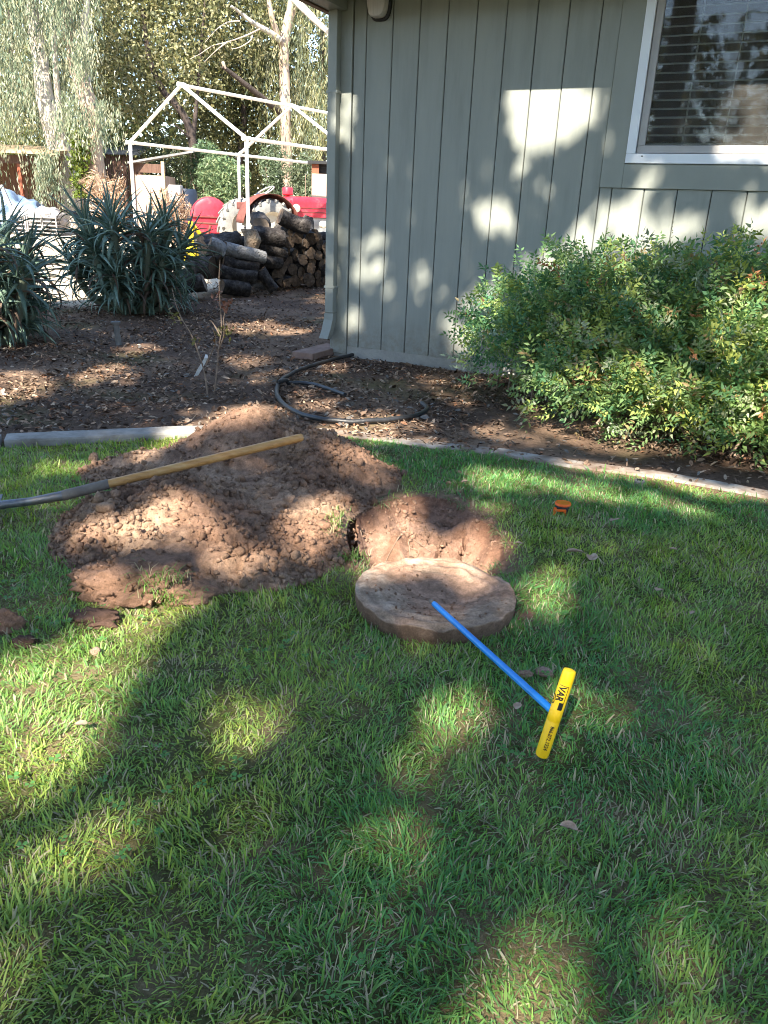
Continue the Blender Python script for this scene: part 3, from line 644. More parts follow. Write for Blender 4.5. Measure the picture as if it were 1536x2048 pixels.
# ---- crumbs and roots on the cut earth of the hole
_n = 5200; X = rng.uniform(HR[:, 0].min()-.06, HR[:, 0].max()+.06, _n); Y = rng.uniform(HR[:, 1].min()-.02, HR[:, 1].max()+.10, _n); _dp, _dg = hole(X, Y); _ok = (_dg > .05) & (_dp < .42) & (rng.uniform(0, 1, _n) < .25+.9*sstep(-.05, .15, fbm(X*9, Y*9, 0, 3, 110))); X, Y, _dp = X[_ok], Y[_ok], _dp[_ok]
_s = .002+.013*rng.uniform(0, 1, len(X))**4; hc = lumps('crumbled_earth', np.stack([X, Y, -_dp+_s*.15], -1), _s, np.array((.27, .165, .112))*rng.uniform(.7, 1.2, (len(X), 1)), g, M['soil'])
for i in range(7):
    x0, y0 = HC[0]+rng.uniform(-.24, .26), HC[1]+rng.uniform(.08, .26); P_ = [(x0, y0)]
    for k in range(5): P_.append((P_[-1][0]+rng.normal(.0, .018), P_[-1][1]-rng.uniform(.012, .035)))
    P_ = np.array(P_); zz_ = -hole(P_[:, 0], P_[:, 1])[0]+.004+.006*rng.uniform(0, 1, 6); mb = MB(); mb.tube(smoothpath(np.column_stack([P_, zz_]), 3), list(np.linspace(.0028, .0010, 16)), 5)
    mb.build('root', M['twig'], g, smooth=True)

# ---- round concrete lid
LC = np.array([.186, 2.345]); na, nr = 220, 74; V = []; C = []
th = np.linspace(0, 2*np.pi, na, endpoint=False)
RX, RY, LT = .272, .250, .076
rim = 1+.03*fbm(np.cos(th)*2.2, np.sin(th)*2.2, 0, 4, 90)+.02*fbm(np.cos(th)*9, np.sin(th)*9, 0, 3, 91)
_ka = np.sort(rng.uniform(0, 2*np.pi, 26)); _kr = rng.normal(0, .008, 26); rim = rim+np.interp(th, _ka, _kr, period=2*np.pi)
rim = rim-.085*np.exp(-((th-R(38))/.24)**2)-.04*np.exp(-((th-R(75))/.16)**2)-.035*np.exp(-((th-R(120))/.2)**2)
rr = np.linspace(0, 1, nr)
TH, RRr = np.meshgrid(th, rr)
X = RX*RRr*rim[None]*np.cos(TH); Y = RY*RRr*rim[None]*np.sin(TH)
dish = .042*(1-sstep(.10, .82, RRr+.10*fbm(X*6, Y*6, 0, 3, 92)))
Z = LT-dish+.010*fbm(X*7, Y*7, 0, 4, 93)+.008*fbm(X*30, Y*30, 0, 3, 94)+.003*np.sin((RRr+.2*fbm(X*5, Y*5, 0, 2, 95))*38)*sstep(.45, .7, RRr)*sstep(1.02, .9, RRr)
Z = Z-.010*sstep(.93, 1.0, RRr)*np.clip(fbm(X*14, Y*14, 0, 3, 89)*4+.3, 0, 1)-.020*np.exp(-(((X-.12)/.10)**2+((Y-.03)/.07)**2))+.018*(Y/RY)*.6
Vt = np.stack([X+LC[0], Y+LC[1], Z], -1)
ring = []
for k, (z, s) in enumerate(((.93, 1.010), (.6, 1.004), (.3, .985), (-.08, .955))):
    xx = X[-1]*s*(1+.014*fbm(np.cos(th)*14, np.sin(th)*14, k*3., 3, 96)); yy = Y[-1]*s*(1+.014*fbm(np.cos(th)*14, np.sin(th)*14, k*3.+9, 3, 97)); ring.append(np.stack([xx+LC[0], yy+LC[1], Z[-1]*z+0*xx], -1))
Vt = np.concatenate([Vt, np.array(ring)], 0); nrr = len(Vt); idx = np.arange(nrr*na).reshape(nrr, na)
Q = np.stack([idx[:-1], np.roll(idx[:-1], -1, 1), np.roll(idx[1:], -1, 1), idx[1:]], -1).reshape(-1, 4)[:, ::-1]
VV = Vt.reshape(-1, 3); rfull = np.concatenate([np.repeat(rr, na), np.ones(4*na)*1.1])
c = np.zeros((len(VV), 3))+np.array((.31, .215, .15)); nzv = fbm(VV[:, 0]*9, VV[:, 1]*9, VV[:, 2]*9, 4, 98)
c = mixc(c, (.42, .325, .245), sstep(-.01, .2, nzv)); c = mixc(c, (.28, .17, .115), .9*sstep(-.08, .12, fbm(VV[:, 0]*6+3, VV[:, 1]*6, 0, 4, 99)+.10*(rfull < .55)))
c = c*(1+.9*fbm(VV[:, 0]*26+VV[:, 1]*14, VV[:, 1]*60, 0, 3, 100))[:, None]; c = mixc(c, (.135, .085, .06), .9*sstep(1.02, 1.08, rfull)); c = np.clip(c, .02, .9)  # lid side coloured darker: clinging dirt, plus its shadow put into the colour
lid = mk('concrete_disc', VV, Q, M['stone'], smooth=True, col=c, org=np.array([LC[0], LC[1], 0])); lid.data.set_sharp_from_angle(angle=R(38)); tag(lid, 'round chipped concrete tank lid lying on grass in front of the hole', 'lid')

_m = 420; _a = rng.uniform(0, 6.28, _m); _q = np.sqrt(rng.uniform(0, 1, _m))*.9; _px = _q*np.cos(_a)*RX; _py = _q*np.sin(_a)*RY; _ok = (fbm(_px*9, _py*9, 0, 2, 101)-.25*_q+.16 > 0); _px, _py = _px[_ok], _py[_ok]
_ri = np.clip((np.hypot(_px/RX, _py/RY)*(nr-1)).astype(int), 0, nr-1); _ti = ((np.arctan2(_py/RY, _px/RX) % (2*np.pi))/(2*np.pi)*na).astype(int) % na
lumps('crumbs', np.stack([_px+LC[0], _py+LC[1], Z[_ri, _ti]+.001], -1), .0015+.006*rng.uniform(0, 1, len(_px))**3, np.array((.25, .15, .10))*rng.uniform(.7, 1.25, (len(_px), 1)), lid, M['soil'])
# ---- T-handled probe
L = gnd(862, 1202, .085); B = np.array([.413, 1.558, .022]); T = np.array([.464, 1.597, .252]); Mi = (T+B)/2; RH = .0165
pr = thing('probe', (B[0], B[1], 0), 'blue rod soil probe with yellow T-handle, its tip resting in the concrete lid', 'probe')
mb = MB(); e = Mi-L; e /= np.linalg.norm(e); mb.tube([L+e*.022, L+e*.03, Mi-e*.012], [.0086, .0092, .0098], 14); mb.build('rod', M['blue'], pr, smooth=True)
mb = MB(); mb.tube([L-e*.006, L, L+e*.021], [.004, .0075, .0084], 12); mb.build('steel_tip', M['socket'], pr, smooth=True)
hd = (T-B)/np.linalg.norm(T-B); LEN = np.linalg.norm(T-B)
prof = [(0, .001), (.001, RH*.6), (.005, RH*.93), (.012, RH), (LEN*.42, RH), (LEN*.425, RH*.97), (LEN*.43, RH*1.02), (LEN*.52, RH*1.02), (LEN*.525, RH), (LEN*.80, RH), (LEN*.805, RH*.985), (LEN*.87, RH*1.0), (LEN-.010, RH*.98), (LEN-.003, RH*.9), (LEN-.001, RH*.6), (LEN, .001)]
mb = MB(); mb.lathe(B, hd, prof, 28); grip = mb.build('handle', M['yellow'], pr, smooth=True)
view = CAM-Mi; view = view-hd*(view@hd); view /= np.linalg.norm(view); tan_ = np.cross(hd, view)     # tan_: round the grip, at its front
def wrap(name, pts2, faces, u_off, ang0):
    """flat print (along, round) laid onto the grip"""
    V = []
    for (a, b) in pts2:
        q = ang0+b/RH; V.append(B+hd*(u_off+a)+(view*math.cos(q)+tan_*math.sin(q))*(RH*1.02+.0005))
    return mk(name, V, faces, M['ink'], grip)
def text2(txt, size, bold=0.0):
    cu = bpy.data.curves.new('tmp_text', 'FONT'); cu.body = txt; cu.size = size; cu.resolution_u = 3; cu.offset = bold
    o = bpy.data.objects.new('tmp_text', cu); COL.objects.link(o); dg = bpy.context.evaluated_depsgraph_get(); me = o.evaluated_get(dg).to_mesh()
    bm = bmesh.new(); bm.from_mesh(me); bmesh.ops.triangulate(bm, faces=bm.faces[:]); bmesh.ops.subdivide_edges(bm, edges=[e for e in bm.edges if e.calc_length() > .004], cuts=2, use_grid_fill=True)
    bmesh.ops.triangulate(bm, faces=bm.faces[:]); bm.verts.index_update()
    P = [(v.co.x, v.co.y) for v in bm.verts]; Fq = [tuple(v.index for v in f.verts) for f in bm.faces]; bm.free(); o.evaluated_get(dg).to_mesh_clear()
    bpy.data.objects.remove(o); bpy.data.curves.remove(cu); return P, Fq
sgn = -1. if (tan_@IX) > 0 else 1.
def put(txt, size, start, ang, sx=1.0, bold=0., name='lettering'):
    P, Fq = text2(txt, size, bold)                # reads downward along the grip, tops of letters to the right
    return wrap(name, [(-x*sx, -sgn*(y-size*.33)) for x, y in P], Fq, start, ang)
def rect(a0, a1, b0, b1, name='print_bar', k=6):
    P = []; 
    for i in range(k+1):
        b = b0+(b1-b0)*i/k; P += [(a0, b), (a1, b)]
    return wrap(name, P, [(2*i, 2*i+1, 2*i+3, 2*i+2) for i in range(k)], 0, 0)
A1 = LEN*.835; A2 = LEN*.575
put('VAR', .0235, A1-.003, sgn*.16, .86, .0008)
rt = -sgn
rect(A1-.002, A2, rt*.0108-.0007, rt*.0108+.0007); rect(A1-.0015, A1, rt*-.0105, rt*.0112)
rect(A2+.0185, A2-.001, rt*.0005, rt*.0100)
put('CO', .0170, A2+.034, sgn*1.12, 1.0, .0005)
put('866.872.1224', .0122, LEN*.385, -sgn*.22, .98, .0003)

# ---- shovel lying across the heap
tip = at(606, 874, 3.36); jt = at(212, 969, 3.08); sk = at(126, 991, 3.03); n1 = at(60, 1003, 3.0); n2 = at(14, 1008, 2.99); n3 = at(-20, 1014, 2.985)
shv = thing('shovel', (n3[0], n3[1], 0), 'long wooden-handled steel shovel resting across the dirt heap', 'shovel')
mb = MB(); dirh = (tip-jt)/np.linalg.norm(tip-jt)
mb.tube([jt-dirh*.05, jt, jt+dirh*.3, tip-dirh*.02, tip-dirh*.006, tip], [.0185, .0188, .0192, .0192, .0175, .012], 16); mb.build('wooden_handle', M['handle'], shv, smooth=True)
mb = MB(); mb.tube([jt+dirh*.012, jt+dirh*.010, sk+(jt-sk)*.15, sk], [.0205, .0215, .0225, .0225], 16); mb.build('socket', M['socket'], shv, smooth=True)
mb = MB(); mb.tube([sk+(jt-sk)*.05, sk, (sk+n1)/2, n1, n2, n3], [.0210, .0210, .019, .0175, .018, .020], 16); mb.build('steel_neck', M['steel'], shv, smooth=True)
# blade: dished plate with turned step
ax = np.array([n3[0]-n1[0], n3[1]-n1[1]-.01, -.012]); ax /= np.linalg.norm(ax); lat = np.cross(ZZ, ax); lat /= np.linalg.norm(lat); upb = np.cross(ax, lat)
V = []; nl, nw = 14, 11; c0 = n3-ax*.02-ZZ*.012
for th_ in (0, -.004):
    for i in range(nl+1):
        u = i/nl; L_ = u*.30; hw = .112*(1-.05*u) if u < .45 else .112*(1-.05*u)*math.sqrt(max(0, 1-((u-.45)/.555)**2.4))
        for j in range(nw):
            v = (j/(nw-1)-.5)*2; V.append(c0+ax*L_+lat*v*hw+upb*(.028*v*v-.018-.03*u+.02*u*u+th_))
N_ = (nl+1)*nw; Fq = []
for i in range(nl):
    for j in range(nw-1): a = i*nw+j; Fq.append((a, a+1, a+nw+1, a+nw)); Fq.append((N_+a, N_+a+nw, N_+a+nw+1, N_+a+1))
for i in range(nl):
    for j in (0, nw-1): a = i*nw+j; Fq.append((a, a+nw, N_+a+nw, N_+a))
zmin = min(v[2] for v in V); dz = max(0, .004-zmin); V = [v+np.array([0, 0, dz]) for v in V]
mk('blade', V, Fq, M['steel'], shv, smooth=True)

# ---- hose
hp = [(722, 712), (690, 719), (640, 732), (596, 746), (566, 764), (554, 785), (560, 808), (590, 831), (640, 846), (700, 852), (760, 851), (812, 845), (843, 835), (853, 824), (843, 814)]
path = smoothpath([np.append(gnd(*q)[:2], 0) for q in hp]); path = [np.array([p[0], p[1], float(soilz(p[0], p[1]))+.026]) for p in path]
mb = MB(); mb.tube(path, .0165, 10); hose = mb.build('garden_hose', M['rubber'], None, smooth=True); tag(hose, 'black garden hose in a wide open loop on the mulch by the house corner', 'hose')
hp = [(556, 778), (585, 772), (620, 774), (655, 783), (690, 796)]
path = smoothpath([np.append(gnd(*q)[:2], 0) for q in hp]); path = [np.array([p[0], p[1], float(soilz(p[0], p[1]))+.024+(.026 if i < 6 else 0)]) for i, p in enumerate(path)]
mb = MB(); mb.tube(path, .0155, 10); h2 = mb.build('hose_piece', M['rubber'], None, smooth=True); tag(h2, 'short grey inner length of hose lying inside the loop', 'hose')

# ---- paver by the corner
a = gnd(612, 722); b_ = gnd(643, 724); c_ = gnd(690, 700); u = np.array([-.42, -.906, 0.]); v = np.array([.906, -.42, 0.])
mb = MB(); mb.box(((a+b_+c_)/3)+np.array([-.06, .10, .035]), (.22, .62, .065), (v, u, ZZ), .008); tag(mb.build('paver', M['brick'], None), 'flat brown rectangular paver under the downspout outlet', 'paver')

# ---- riser pipe
p = ter(238, 690); r_ = thing('riser_pipe', (p[0], p[1], 0), 'short grey capped pipe standing in the mulch in front of the big aloe', 'pipe')
mb = MB(); q = p+np.array([-.012, .0, .20]); mb.tube([p-ZZ*.05, q], .027, 14); mb.build('shaft', M['pipe'], r_, smooth=True)
mb = MB(); mb.lathe(q-ZZ*.012, (-.05, 0, 1), [(0, .03), (.012, .042), (.03, .044), (.034, .038), (.03, .028), (.005, .024), (.005, .0005)], 16); mb.build('cap', M['pipe'], r_, smooth=True)

# ---- twiggy saplings
def twigplant(base_px, stems, label, leafs):
    p = ter(*base_px); t_ = thing('twig_sapling', (p[0], p[1], float(soilz(p[0], p[1]))), label, 'sapling')
    for st in stems:
        P = smoothpath([at(x, y, p[1]+dy) for (x, y, dy) in st], 5); k = len(P)
        mb = MB(); mb.tube(P, list(np.linspace(.0062, .0022, k)), 6); mb.build('stem', M['twig'], t_, smooth=True)
    VV, FF, CC = [], [], []
    for (x, y, rad, cnt, colr) in leafs:
        for i in range(cnt):
            c = at(x+random.gauss(0, rad), y+random.gauss(0, rad), p[1]+random.uniform(-.12, .12)); a = np.array([random.gauss(0, 1) for _ in range(3)]); a /= np.linalg.norm(a); b = np.cross(a, [random.gauss(0, 1) for _ in range(3)]); b /= np.linalg.norm(b); l = random.uniform(.012, .026); n = len(VV)
            VV += [c-a*l, c+b*l*.5, c+a*l, c-b*l*.5]; FF.append((n, n+1, n+2, n+3)); CC += [np.array(colr)*random.uniform(.7, 1.2)]*4
    if VV: tag(mk('leaves', VV, FF, M['leaf'], t_, col=np.array(CC)), kind='stuff')
    return t_
twigplant((430, 787), [[(428, 790, 0), (434, 740, 0), (437, 700, .02), (443, 655, .03), (440, 605, .05), (438, 560, .06), (440, 520, .05)], [(437, 700, .02), (448, 670, -.03), (447, 640, -.05), (453, 612, -.05)], [(415, 790, 0), (410, 750, .02), (400, 715, .05), (383, 670, .1), (365, 640, .12), (352, 610, .15), (344, 575, .2)],
    [(412, 730, .02), (425, 700, -.02), (432, 680, -.06), (424, 655, -.1)], [(440, 670, .03), (425, 645, .06), (418, 640, .06)], [(365, 640, .12), (350, 640, .14), (340, 620, .1)]],
    'bare twiggy sapling with a few rusty leaves in the mulch behind the heap', [(450, 612, 7, 26, (.19, .085, .055)), (438, 590, 6, 14, (.18, .085, .055)), (455, 660, 8, 22, (.17, .15, .04)), (440, 665, 6, 10, (.15, .14, .04)), (352, 630, 8, 16, (.14, .13, .05)), (392, 680, 5, 7, (.16, .14, .05)), (432, 690, 5, 6, (.2, .1, .05))])
# ---- pale plant tag
p = ter(392, 752); q = at(412, 716, p[1]-.02); s_ = np.array([.018, 0, .006]); V = [p-s_, p+s_, (p+q)/2+s_*1.2, q+s_*.9, q-s_*.9, (p+q)/2-s_*1.2]
mb = MB(); mb.extrude(V, (0, .004, 0)); pt = mb.build('plant_tag', M['tagpale'], None); tag(pt, 'pale strip-shaped plant tag leaning on the bare sapling stems', 'tag')
mb = MB(); mb.extrude([q-s_*.8, q+s_*.9, q+s_*.7+ZZ*.022, q-s_*.2+ZZ*.03], (0, -.003, 0)); mb.build('torn_white_end', M['vinyl'], pt)

# ---- orange measuring device on the lawn
p = gnd(1120, 1030); tp = thing('tape_measure', (p[0], p[1], 0), 'small orange-topped round tape measure in the grass', 'tape measure')
c = p+np.array([.012, .02, .016]); mb = MB(); mb.lathe(c, ZZ, [(0, .001), (0, .030), (.004, .034), (.026, .034), (.03, .031)], 28); mb.build('case', M['black'], tp, smooth=True)
mb = MB(); mb.lathe(c+ZZ*.028, ZZ, [(0, .036), (.004, .038), (.010, .036), (.0105, .031), (.0085, .030), (.0085, .0005)], 28); ring_ = mb.build('rim', M['orange'], tp, smooth=True)
mb = MB(); mb.lathe(c+ZZ*.0372, ZZ, [(0, .030), (.0015, .029), (.0022, .0005)], 28); mb.build('lens', M['orange2'], ring_, smooth=True)
br = MB(); x0, x1 = c[0]-.050, c[0]+.008; yb = c[1]-.042
br.box(((x0+x1)/2, yb, .030), (x1-x0, .008, .011), None, .002); br.box((x0+.006, yb-.001, .010), (.011, .007, .030), None, .002); br.box((x1-.006, yb-.001, .010), (.010, .007, .030), None, .002); br.box((x0+.012, yb+.016, .031), (.012, .028, .009), None, .002)
br.build('bracket', M['orange'], tp)
# ---- pop-up sprinkler
p = gnd(1278, 970); sp = thing('sprinkler_head', (p[0], p[1], 0), 'small round pop-up sprinkler head beside the sunlit edging', 'sprinkler')
mb = MB(); mb.lathe((p[0], p[1], -.03), ZZ, [(0, .022), (.045, .022), (.047, .026), (.056, .026), (.058, .022), (.056, .016)], 20); mb.build('body', M['pipe'], sp, smooth=True)
mb = MB(); mb.lathe((p[0], p[1], .026), ZZ, [(0, .016), (.004, .014), (.006, .0005)], 16); mb.build('cap', M['black'], sp, smooth=True)

# ---- fallen leaves one can count
def fallen(px, py, L_, W_, rot, label, curl=.5, lobes=0, mat=None, lift=.035):
    c = gnd(px, py, lift); n = 14; V = []; a = R(rot); ex = np.array([math.cos(a), math.sin(a), 0]); ey = np.array([-math.sin(a), math.cos(a), 0])
    out = []
    for i in range(n):
        t_ = 2*math.pi*i/n; rr_ = 1+(.35*math.cos(lobes*t_) if lobes else 0)+random.uniform(-.1, .1); out.append((math.cos(t_)*rr_*L_/2, math.sin(t_)*rr_*W_/2))
    P = []
    for k in (1., .5): P += [(x*k, y*k) for x, y in out]
    P.append((0, 0)); zf = lambda x, y: curl*(abs(y)/(W_/2))**1.5*W_*.5+.10*curl*x
    V = [c+ex*x+ey*y+ZZ*(zf(x, y)+random.uniform(-.001, .001)) for x, y in P]
    Fq = [(i, (i+1) % n, n+(i+1) % n, n+i) for i in range(n)]+[(n+i, n+(i+1) % n, 2*n) for i in range(n)]
    mb = MB(); mb.add(V, Fq); mb.add([v-ZZ*.0008 for v in V], [f[::-1] for f in Fq]); o = mb.build('fallen_leaf', mat or M['leafdry'], None, smooth=True)
    tag(o, label, 'leaf', 'dry leaves fallen on the lawn')
    st = MB(); st.tube([c+ex*L_*.48, c+ex*L_*.75+ZZ*.003], .0012, 5); st.build('stalk', M['twig'], o)
fallen(1186, 1116, .060, .038, 62, 'pale tan dry leaf with torn edge, nearest the orange device', .7, 3)
fallen(1148, 1103, .070, .022, -8, 'rusty curled dry leaf left of the pale torn leaf', .9, 0)
fallen(1228, 1040, .050, .020, 30, 'thin grey dry leaf right of the orange device', .6, 3)
fallen(1138, 1655, .040, .022, -25, 'lone tan dry leaf in the shaded lower right lawn', .8, 0)
fallen(1037, 1086, .030, .018, -20, 'small orange-brown leaf at the right lip of the hole', .5)
fallen(1318, 1180, .030, .020, 15, 'pale grey leaf in shade at the right of the lawn', .5, 3)
fallen(1346, 1098, .034, .018, -30, 'greyish dry leaf farthest right below the edging', .5)
fallen(162, 1447, .030, .020, 5, 'reddish-brown leaf on the bright sunny grass at left', .4)
fallen(1384, 1225, .026, .015, 40, 'tiny brown leaf in the shaded grass toward the right edge', .4)
fallen(930, 963, .036, .026, 10, 'pinkish dry leaf on the grass behind the hole', .5)
fallen(1035, 1412, .030, .022, 60, 'brown leaf scrap in the grass left of the yellow handle', .5)

# ---- grass: uncountable blades, one object
def grass():
    N0 = 600000
    # more blades close to the lens
    Y = np.sqrt(rng.uniform(.45**2, 4.45**2, N0)) if False else rng.uniform(.5, 4.5, N0)
    half = .95+.62*Y; X = rng.uniform(-1, 1, N0)*half
    pk = np.clip(half/3.6, .0, 1); ok = (rng.uniform(0, 1, N0) < (.52+.40*pk)) & (Y < kerbY(X)-.04) & ~((((X-LC[0])/.262)**2+((Y-LC[1])/.24)**2) < 1) & ~inpoly(X, Y, HR)
    X, Y = X[ok], Y[ok]; N0 = len(X); ok = np.ones(N0, bool)
    ok &= Y < kerbY(X)-.07+.035*fbm(X*9, Y*9, 0, 3, 120)
    ok &= heap(X, Y) < .006+.02*np.clip(fbm(X*8, Y*8, 0, 2, 121), 0, 1)
    d = segdist(X, Y, HR); ins = inpoly(X, Y, HR); ok &= ~(ins | (d < .004+.05*np.clip(fbm(X*9, Y*9, 0, 3, 122)+.02, 0, 1)))
    ok &= rng.uniform(0, 1, N0) > .88*sstep(.13, .02, d+.12*fbm(X*7, Y*7, 0, 3, 131))
    ok &= ~((((X-LC[0])/.262)**2+((Y-LC[1])/.24)**2) < 1)
    bare_ = sstep(.30, .02, kerbY(X)-Y)*sstep(.5, 1.0, X); thin = sstep(.12, .28, fbm(X*3.1, Y*3.1, 0, 4, 123))
    thin = np.maximum(thin, sstep(.09, .02, np.hypot(X-gnd(1165, 1078)[0], Y-gnd(1165, 1078)[1])))
    apron = sstep(.5, .1, np.hypot((X-.02)*1.0, (Y-3.35)*1.0))*.75
    ok &= rng.uniform(0, 1, N0) > np.clip(.93*bare_+.42*thin+apron, 0, .97)
    X = X[ok]; Y = Y[ok]; thin = thin[ok]; apron = apron[ok]; n = len(X)
    # clumpy lawn: neighbours lean alike
    ang = 6.28*fbm(X*6, Y*6, 0, 3, 124)*3+rng.normal(0, 1.1, n)
    lean = np.clip(rng.normal(.95, .40, n)+.6*fbm(X*7, Y*7, 0, 3, 125), .08, 1.8)
    Lb = np.clip(rng.normal(.0245, .0075, n)*(1+1.1*fbm(X*4, Y*4, 0, 3, 126)), .010, .065); wd = rng.uniform(.0009, .0019, n)*(1+.12*np.clip(Y-2, 0, 3)); wide = rng.uniform(0, 1, n) < .10; wd = np.where(wide, wd*1.6, wd); Lb = np.where(wide, Lb*1.25, Lb)
    dx, dy = np.cos(ang), np.sin(ang); sx, sy = -dy, dx; z0 = soilz(X, Y)-.004
    ph = rng.uniform(-.6, .6, n); sx = np.cos(ang+1.57+ph); sy = np.sin(ang+1.57+ph)
    def pt(t, wv):
        l = Lb*t; b = np.clip(lean*.75+.32*lean*t, 0, 1.5); hx_ = l*np.sin(b); hz_ = l*np.cos(b)
        return np.stack([X+dx*hx_+sx*wv, Y+dy*hx_+sy*wv, z0+hz_], -1)
    V = np.stack([pt(0, -wd), pt(0, wd), pt(.55, wd*.95), pt(.55, -wd*.95), pt(1., wd*.5), pt(1., -wd*.5)], 1)
    Q = np.array([[0, 1, 2, 3], [3, 2, 4, 5]])[None]+(np.arange(n)*6)[:, None, None]
    t = rng.uniform(0, 1, n)
    base = np.zeros((n, 3))+np.array((.175, .335, .085)); base = mixc(base, (.12, .295, .105), sstep(.45, .75, t)); base = mixc(base, (.39, .455, .105), np.clip(sstep(-.1, .2, fbm(X*1.7, Y*1.7, 0, 3, 127))+.45*sstep(.1, -.5, X), 0, 1)*rng.uniform(.25, 1., n))
    dry = rng.uniform(0, 1, n) < (.12+.30*thin+.25*apron+.06*(fbm(X*5, Y*5, 0, 2, 128) > .08)); base[dry] = np.array((.50, .43, .28))*rng.uniform(.6, 1.15, (dry.sum(), 1))
    base *= rng.uniform(.7, 1.25, (n, 1))
    o = mk('lawn_grass', V.reshape(-1, 3), Q.reshape(-1, 4), M['grass'], org=np.zeros(3), col=np.repeat(base, 6, 0)); tag(o, 'short green lawn grass around the hole and heap', kind='stuff')
    # clover
    cn = 420; X = rng.uniform(-1.1, 1.1, cn)*1.2; Y = rng.uniform(.8, 2.4, cn); ok = (fbm(X*3, Y*3, 0, 2, 129) > .05) & (heap(X, Y) < .004) & ((((X-LC[0])/.3)**2+((Y-LC[1])/.28)**2) > 1); X, Y = X[ok], Y[ok]; VV, FF, CC = [], [], []
    for x, y in zip(X, Y):
        z = float(soilz(x, y))+random.uniform(.02, .04); a0_ = random.uniform(0, 6.28); r_ = random.uniform(.005, .009); cc = np.array((.11, .26, .07))*random.uniform(.8, 1.3)
        for k in range(3):
            a = a0_+k*2.09; c = np.array([x+math.cos(a)*r_, y+math.sin(a)*r_, z]); e1 = np.array([math.cos(a), math.sin(a), .15]); e2 = np.array([-math.sin(a), math.cos(a), 0]); n_ = len(VV)
            VV += [c-e1*r_*.9, c+e2*r_*.75-e1*r_*.1, c+e2*r_*.6+e1*r_*.7, c+e1*r_*.55, c-e2*r_*.6+e1*r_*.7, c-e2*r_*.75-e1*r_*.1]; FF.append(tuple(range(n_, n_+6))); CC += [cc]*6
    tag(mk('clover', VV, FF, M['grass'], org=np.zeros(3), col=np.array(CC)), 'clover leaves scattered through the near lawn', kind='stuff')
grass()
# tufts of grass on the turned sod and hole lip
def tuft(name, c, n, spread, L_, label, parent=None, dryf=.4):
    X = rng.normal(c[0], spread[0], n); Y = rng.normal(c[1], spread[1], n); Z = c[2]+rng.normal(0, spread[2], n); ang = rng.uniform(0, 6.28, n); ln = rng.uniform(.5, 1.4, n); Lb = rng.uniform(.5, 1.2, n)*L_; wd = rng.uniform(.0011, .002, n)
    dx, dy = np.cos(ang), np.sin(ang)
    def pt(t, w_): return np.stack([X+dx*Lb*t*np.sin(ln*t)-dy*w_, Y+dy*Lb*t*np.sin(ln*t)+dx*w_, Z+Lb*t*np.cos(ln*t*1.1)], -1)
    V = np.stack([pt(0, -wd), pt(0, wd), pt(.55, wd*.9), pt(.55, -wd*.9), pt(1., wd*.12), pt(1., -wd*.12)], 1); Q = np.array([[0, 1, 2, 3], [3, 2, 4, 5]])[None]+(np.arange(n)*6)[:, None, None]
    base = np.zeros((n, 3))+np.array((.15, .27, .06)); d_ = rng.uniform(0, 1, n) < dryf; base[d_] = (.46, .38, .22); base *= rng.uniform(.7, 1.2, (n, 1))
    o = mk(name, V.reshape(-1, 3), Q.reshape(-1, 4), M['grass'], parent, org=None if parent is not None else np.array(c), col=np.repeat(base, 6, 0)); tag(o, label, kind='stuff'); return o
p = gnd(320, 1165, .08); tuft('uprooted_grass', p, 120, (.04, .04, .02), .06, 'matted uprooted grass stuck in the overturned sod', sod)
p = gnd(330, 1200, .02); tuft('uprooted_grass', p, 120, (.05, .02, .008), .05, 'green grass under the sod', sod, .25)
p = gnd(672, 1045, .06); tuft('lip_grass', p, 160, (.018, .07, .01), .045, 'thin grass left standing on the left lip of the hole', None, .45)
p = gnd(690, 1120, .0); tuft('lip_grass', p, 120, (.04, .03, .004), .05, 'grass hanging at the near left lip of the hole', None, .15)

# ragged fringe of turf along the rim of the hole
def fringe():
    seg = np.roll(HR, -1, 0)-HR; n = 900; k = rng.integers(0, len(HR), n); P = HR[k]+seg[k]*rng.uniform(0, 1, (n, 1)); inw = HC-P; inw /= np.linalg.norm(inw, axis=1, keepdims=True)
    ok = (fbm(P[:, 0]*11, P[:, 1]*11, 0, 2, 132) > .0) & (inw[:, 0] < .75); P, inw = P[ok], inw[ok]; n = len(P); P = P-inw*rng.uniform(.0, .03, (n, 1)); a = np.arctan2(inw[:, 1], inw[:, 0])+rng.normal(0, .7, n); Lb = rng.uniform(.02, .05, n); ln = rng.uniform(.6, 1.9, n); wd = rng.uniform(.001, .002, n); dx, dy = np.cos(a), np.sin(a)
    def pt(t, w_): return np.stack([P[:, 0]+dx*Lb*t*np.sin(ln*(.5+.5*t))-dy*w_, P[:, 1]+dy*Lb*t*np.sin(ln*(.5+.5*t))+dx*w_, .0+Lb*t*np.cos(ln*(.5+.6*t))], -1)
    V = np.stack([pt(0, -wd), pt(0, wd), pt(.55, wd*.9), pt(.55, -wd*.9), pt(1., wd*.3), pt(1., -wd*.3)], 1); Q = np.array([[0, 1, 2, 3], [3, 2, 4, 5]])[None]+(np.arange(n)*6)[:, None, None]
    base = np.zeros((n, 3))+np.array((.17, .28, .11)); d_ = rng.uniform(0, 1, n) < .35; base[d_] = (.40, .32, .19); base *= rng.uniform(.7, 1.2, (n, 1))
    tag(mk('rim_grass', V.reshape(-1, 3), Q.reshape(-1, 4), M['grass'], org=np.zeros(3), col=np.repeat(base, 6, 0)), 'ragged grass hanging over the rim of the hole', kind='stuff')
fringe()

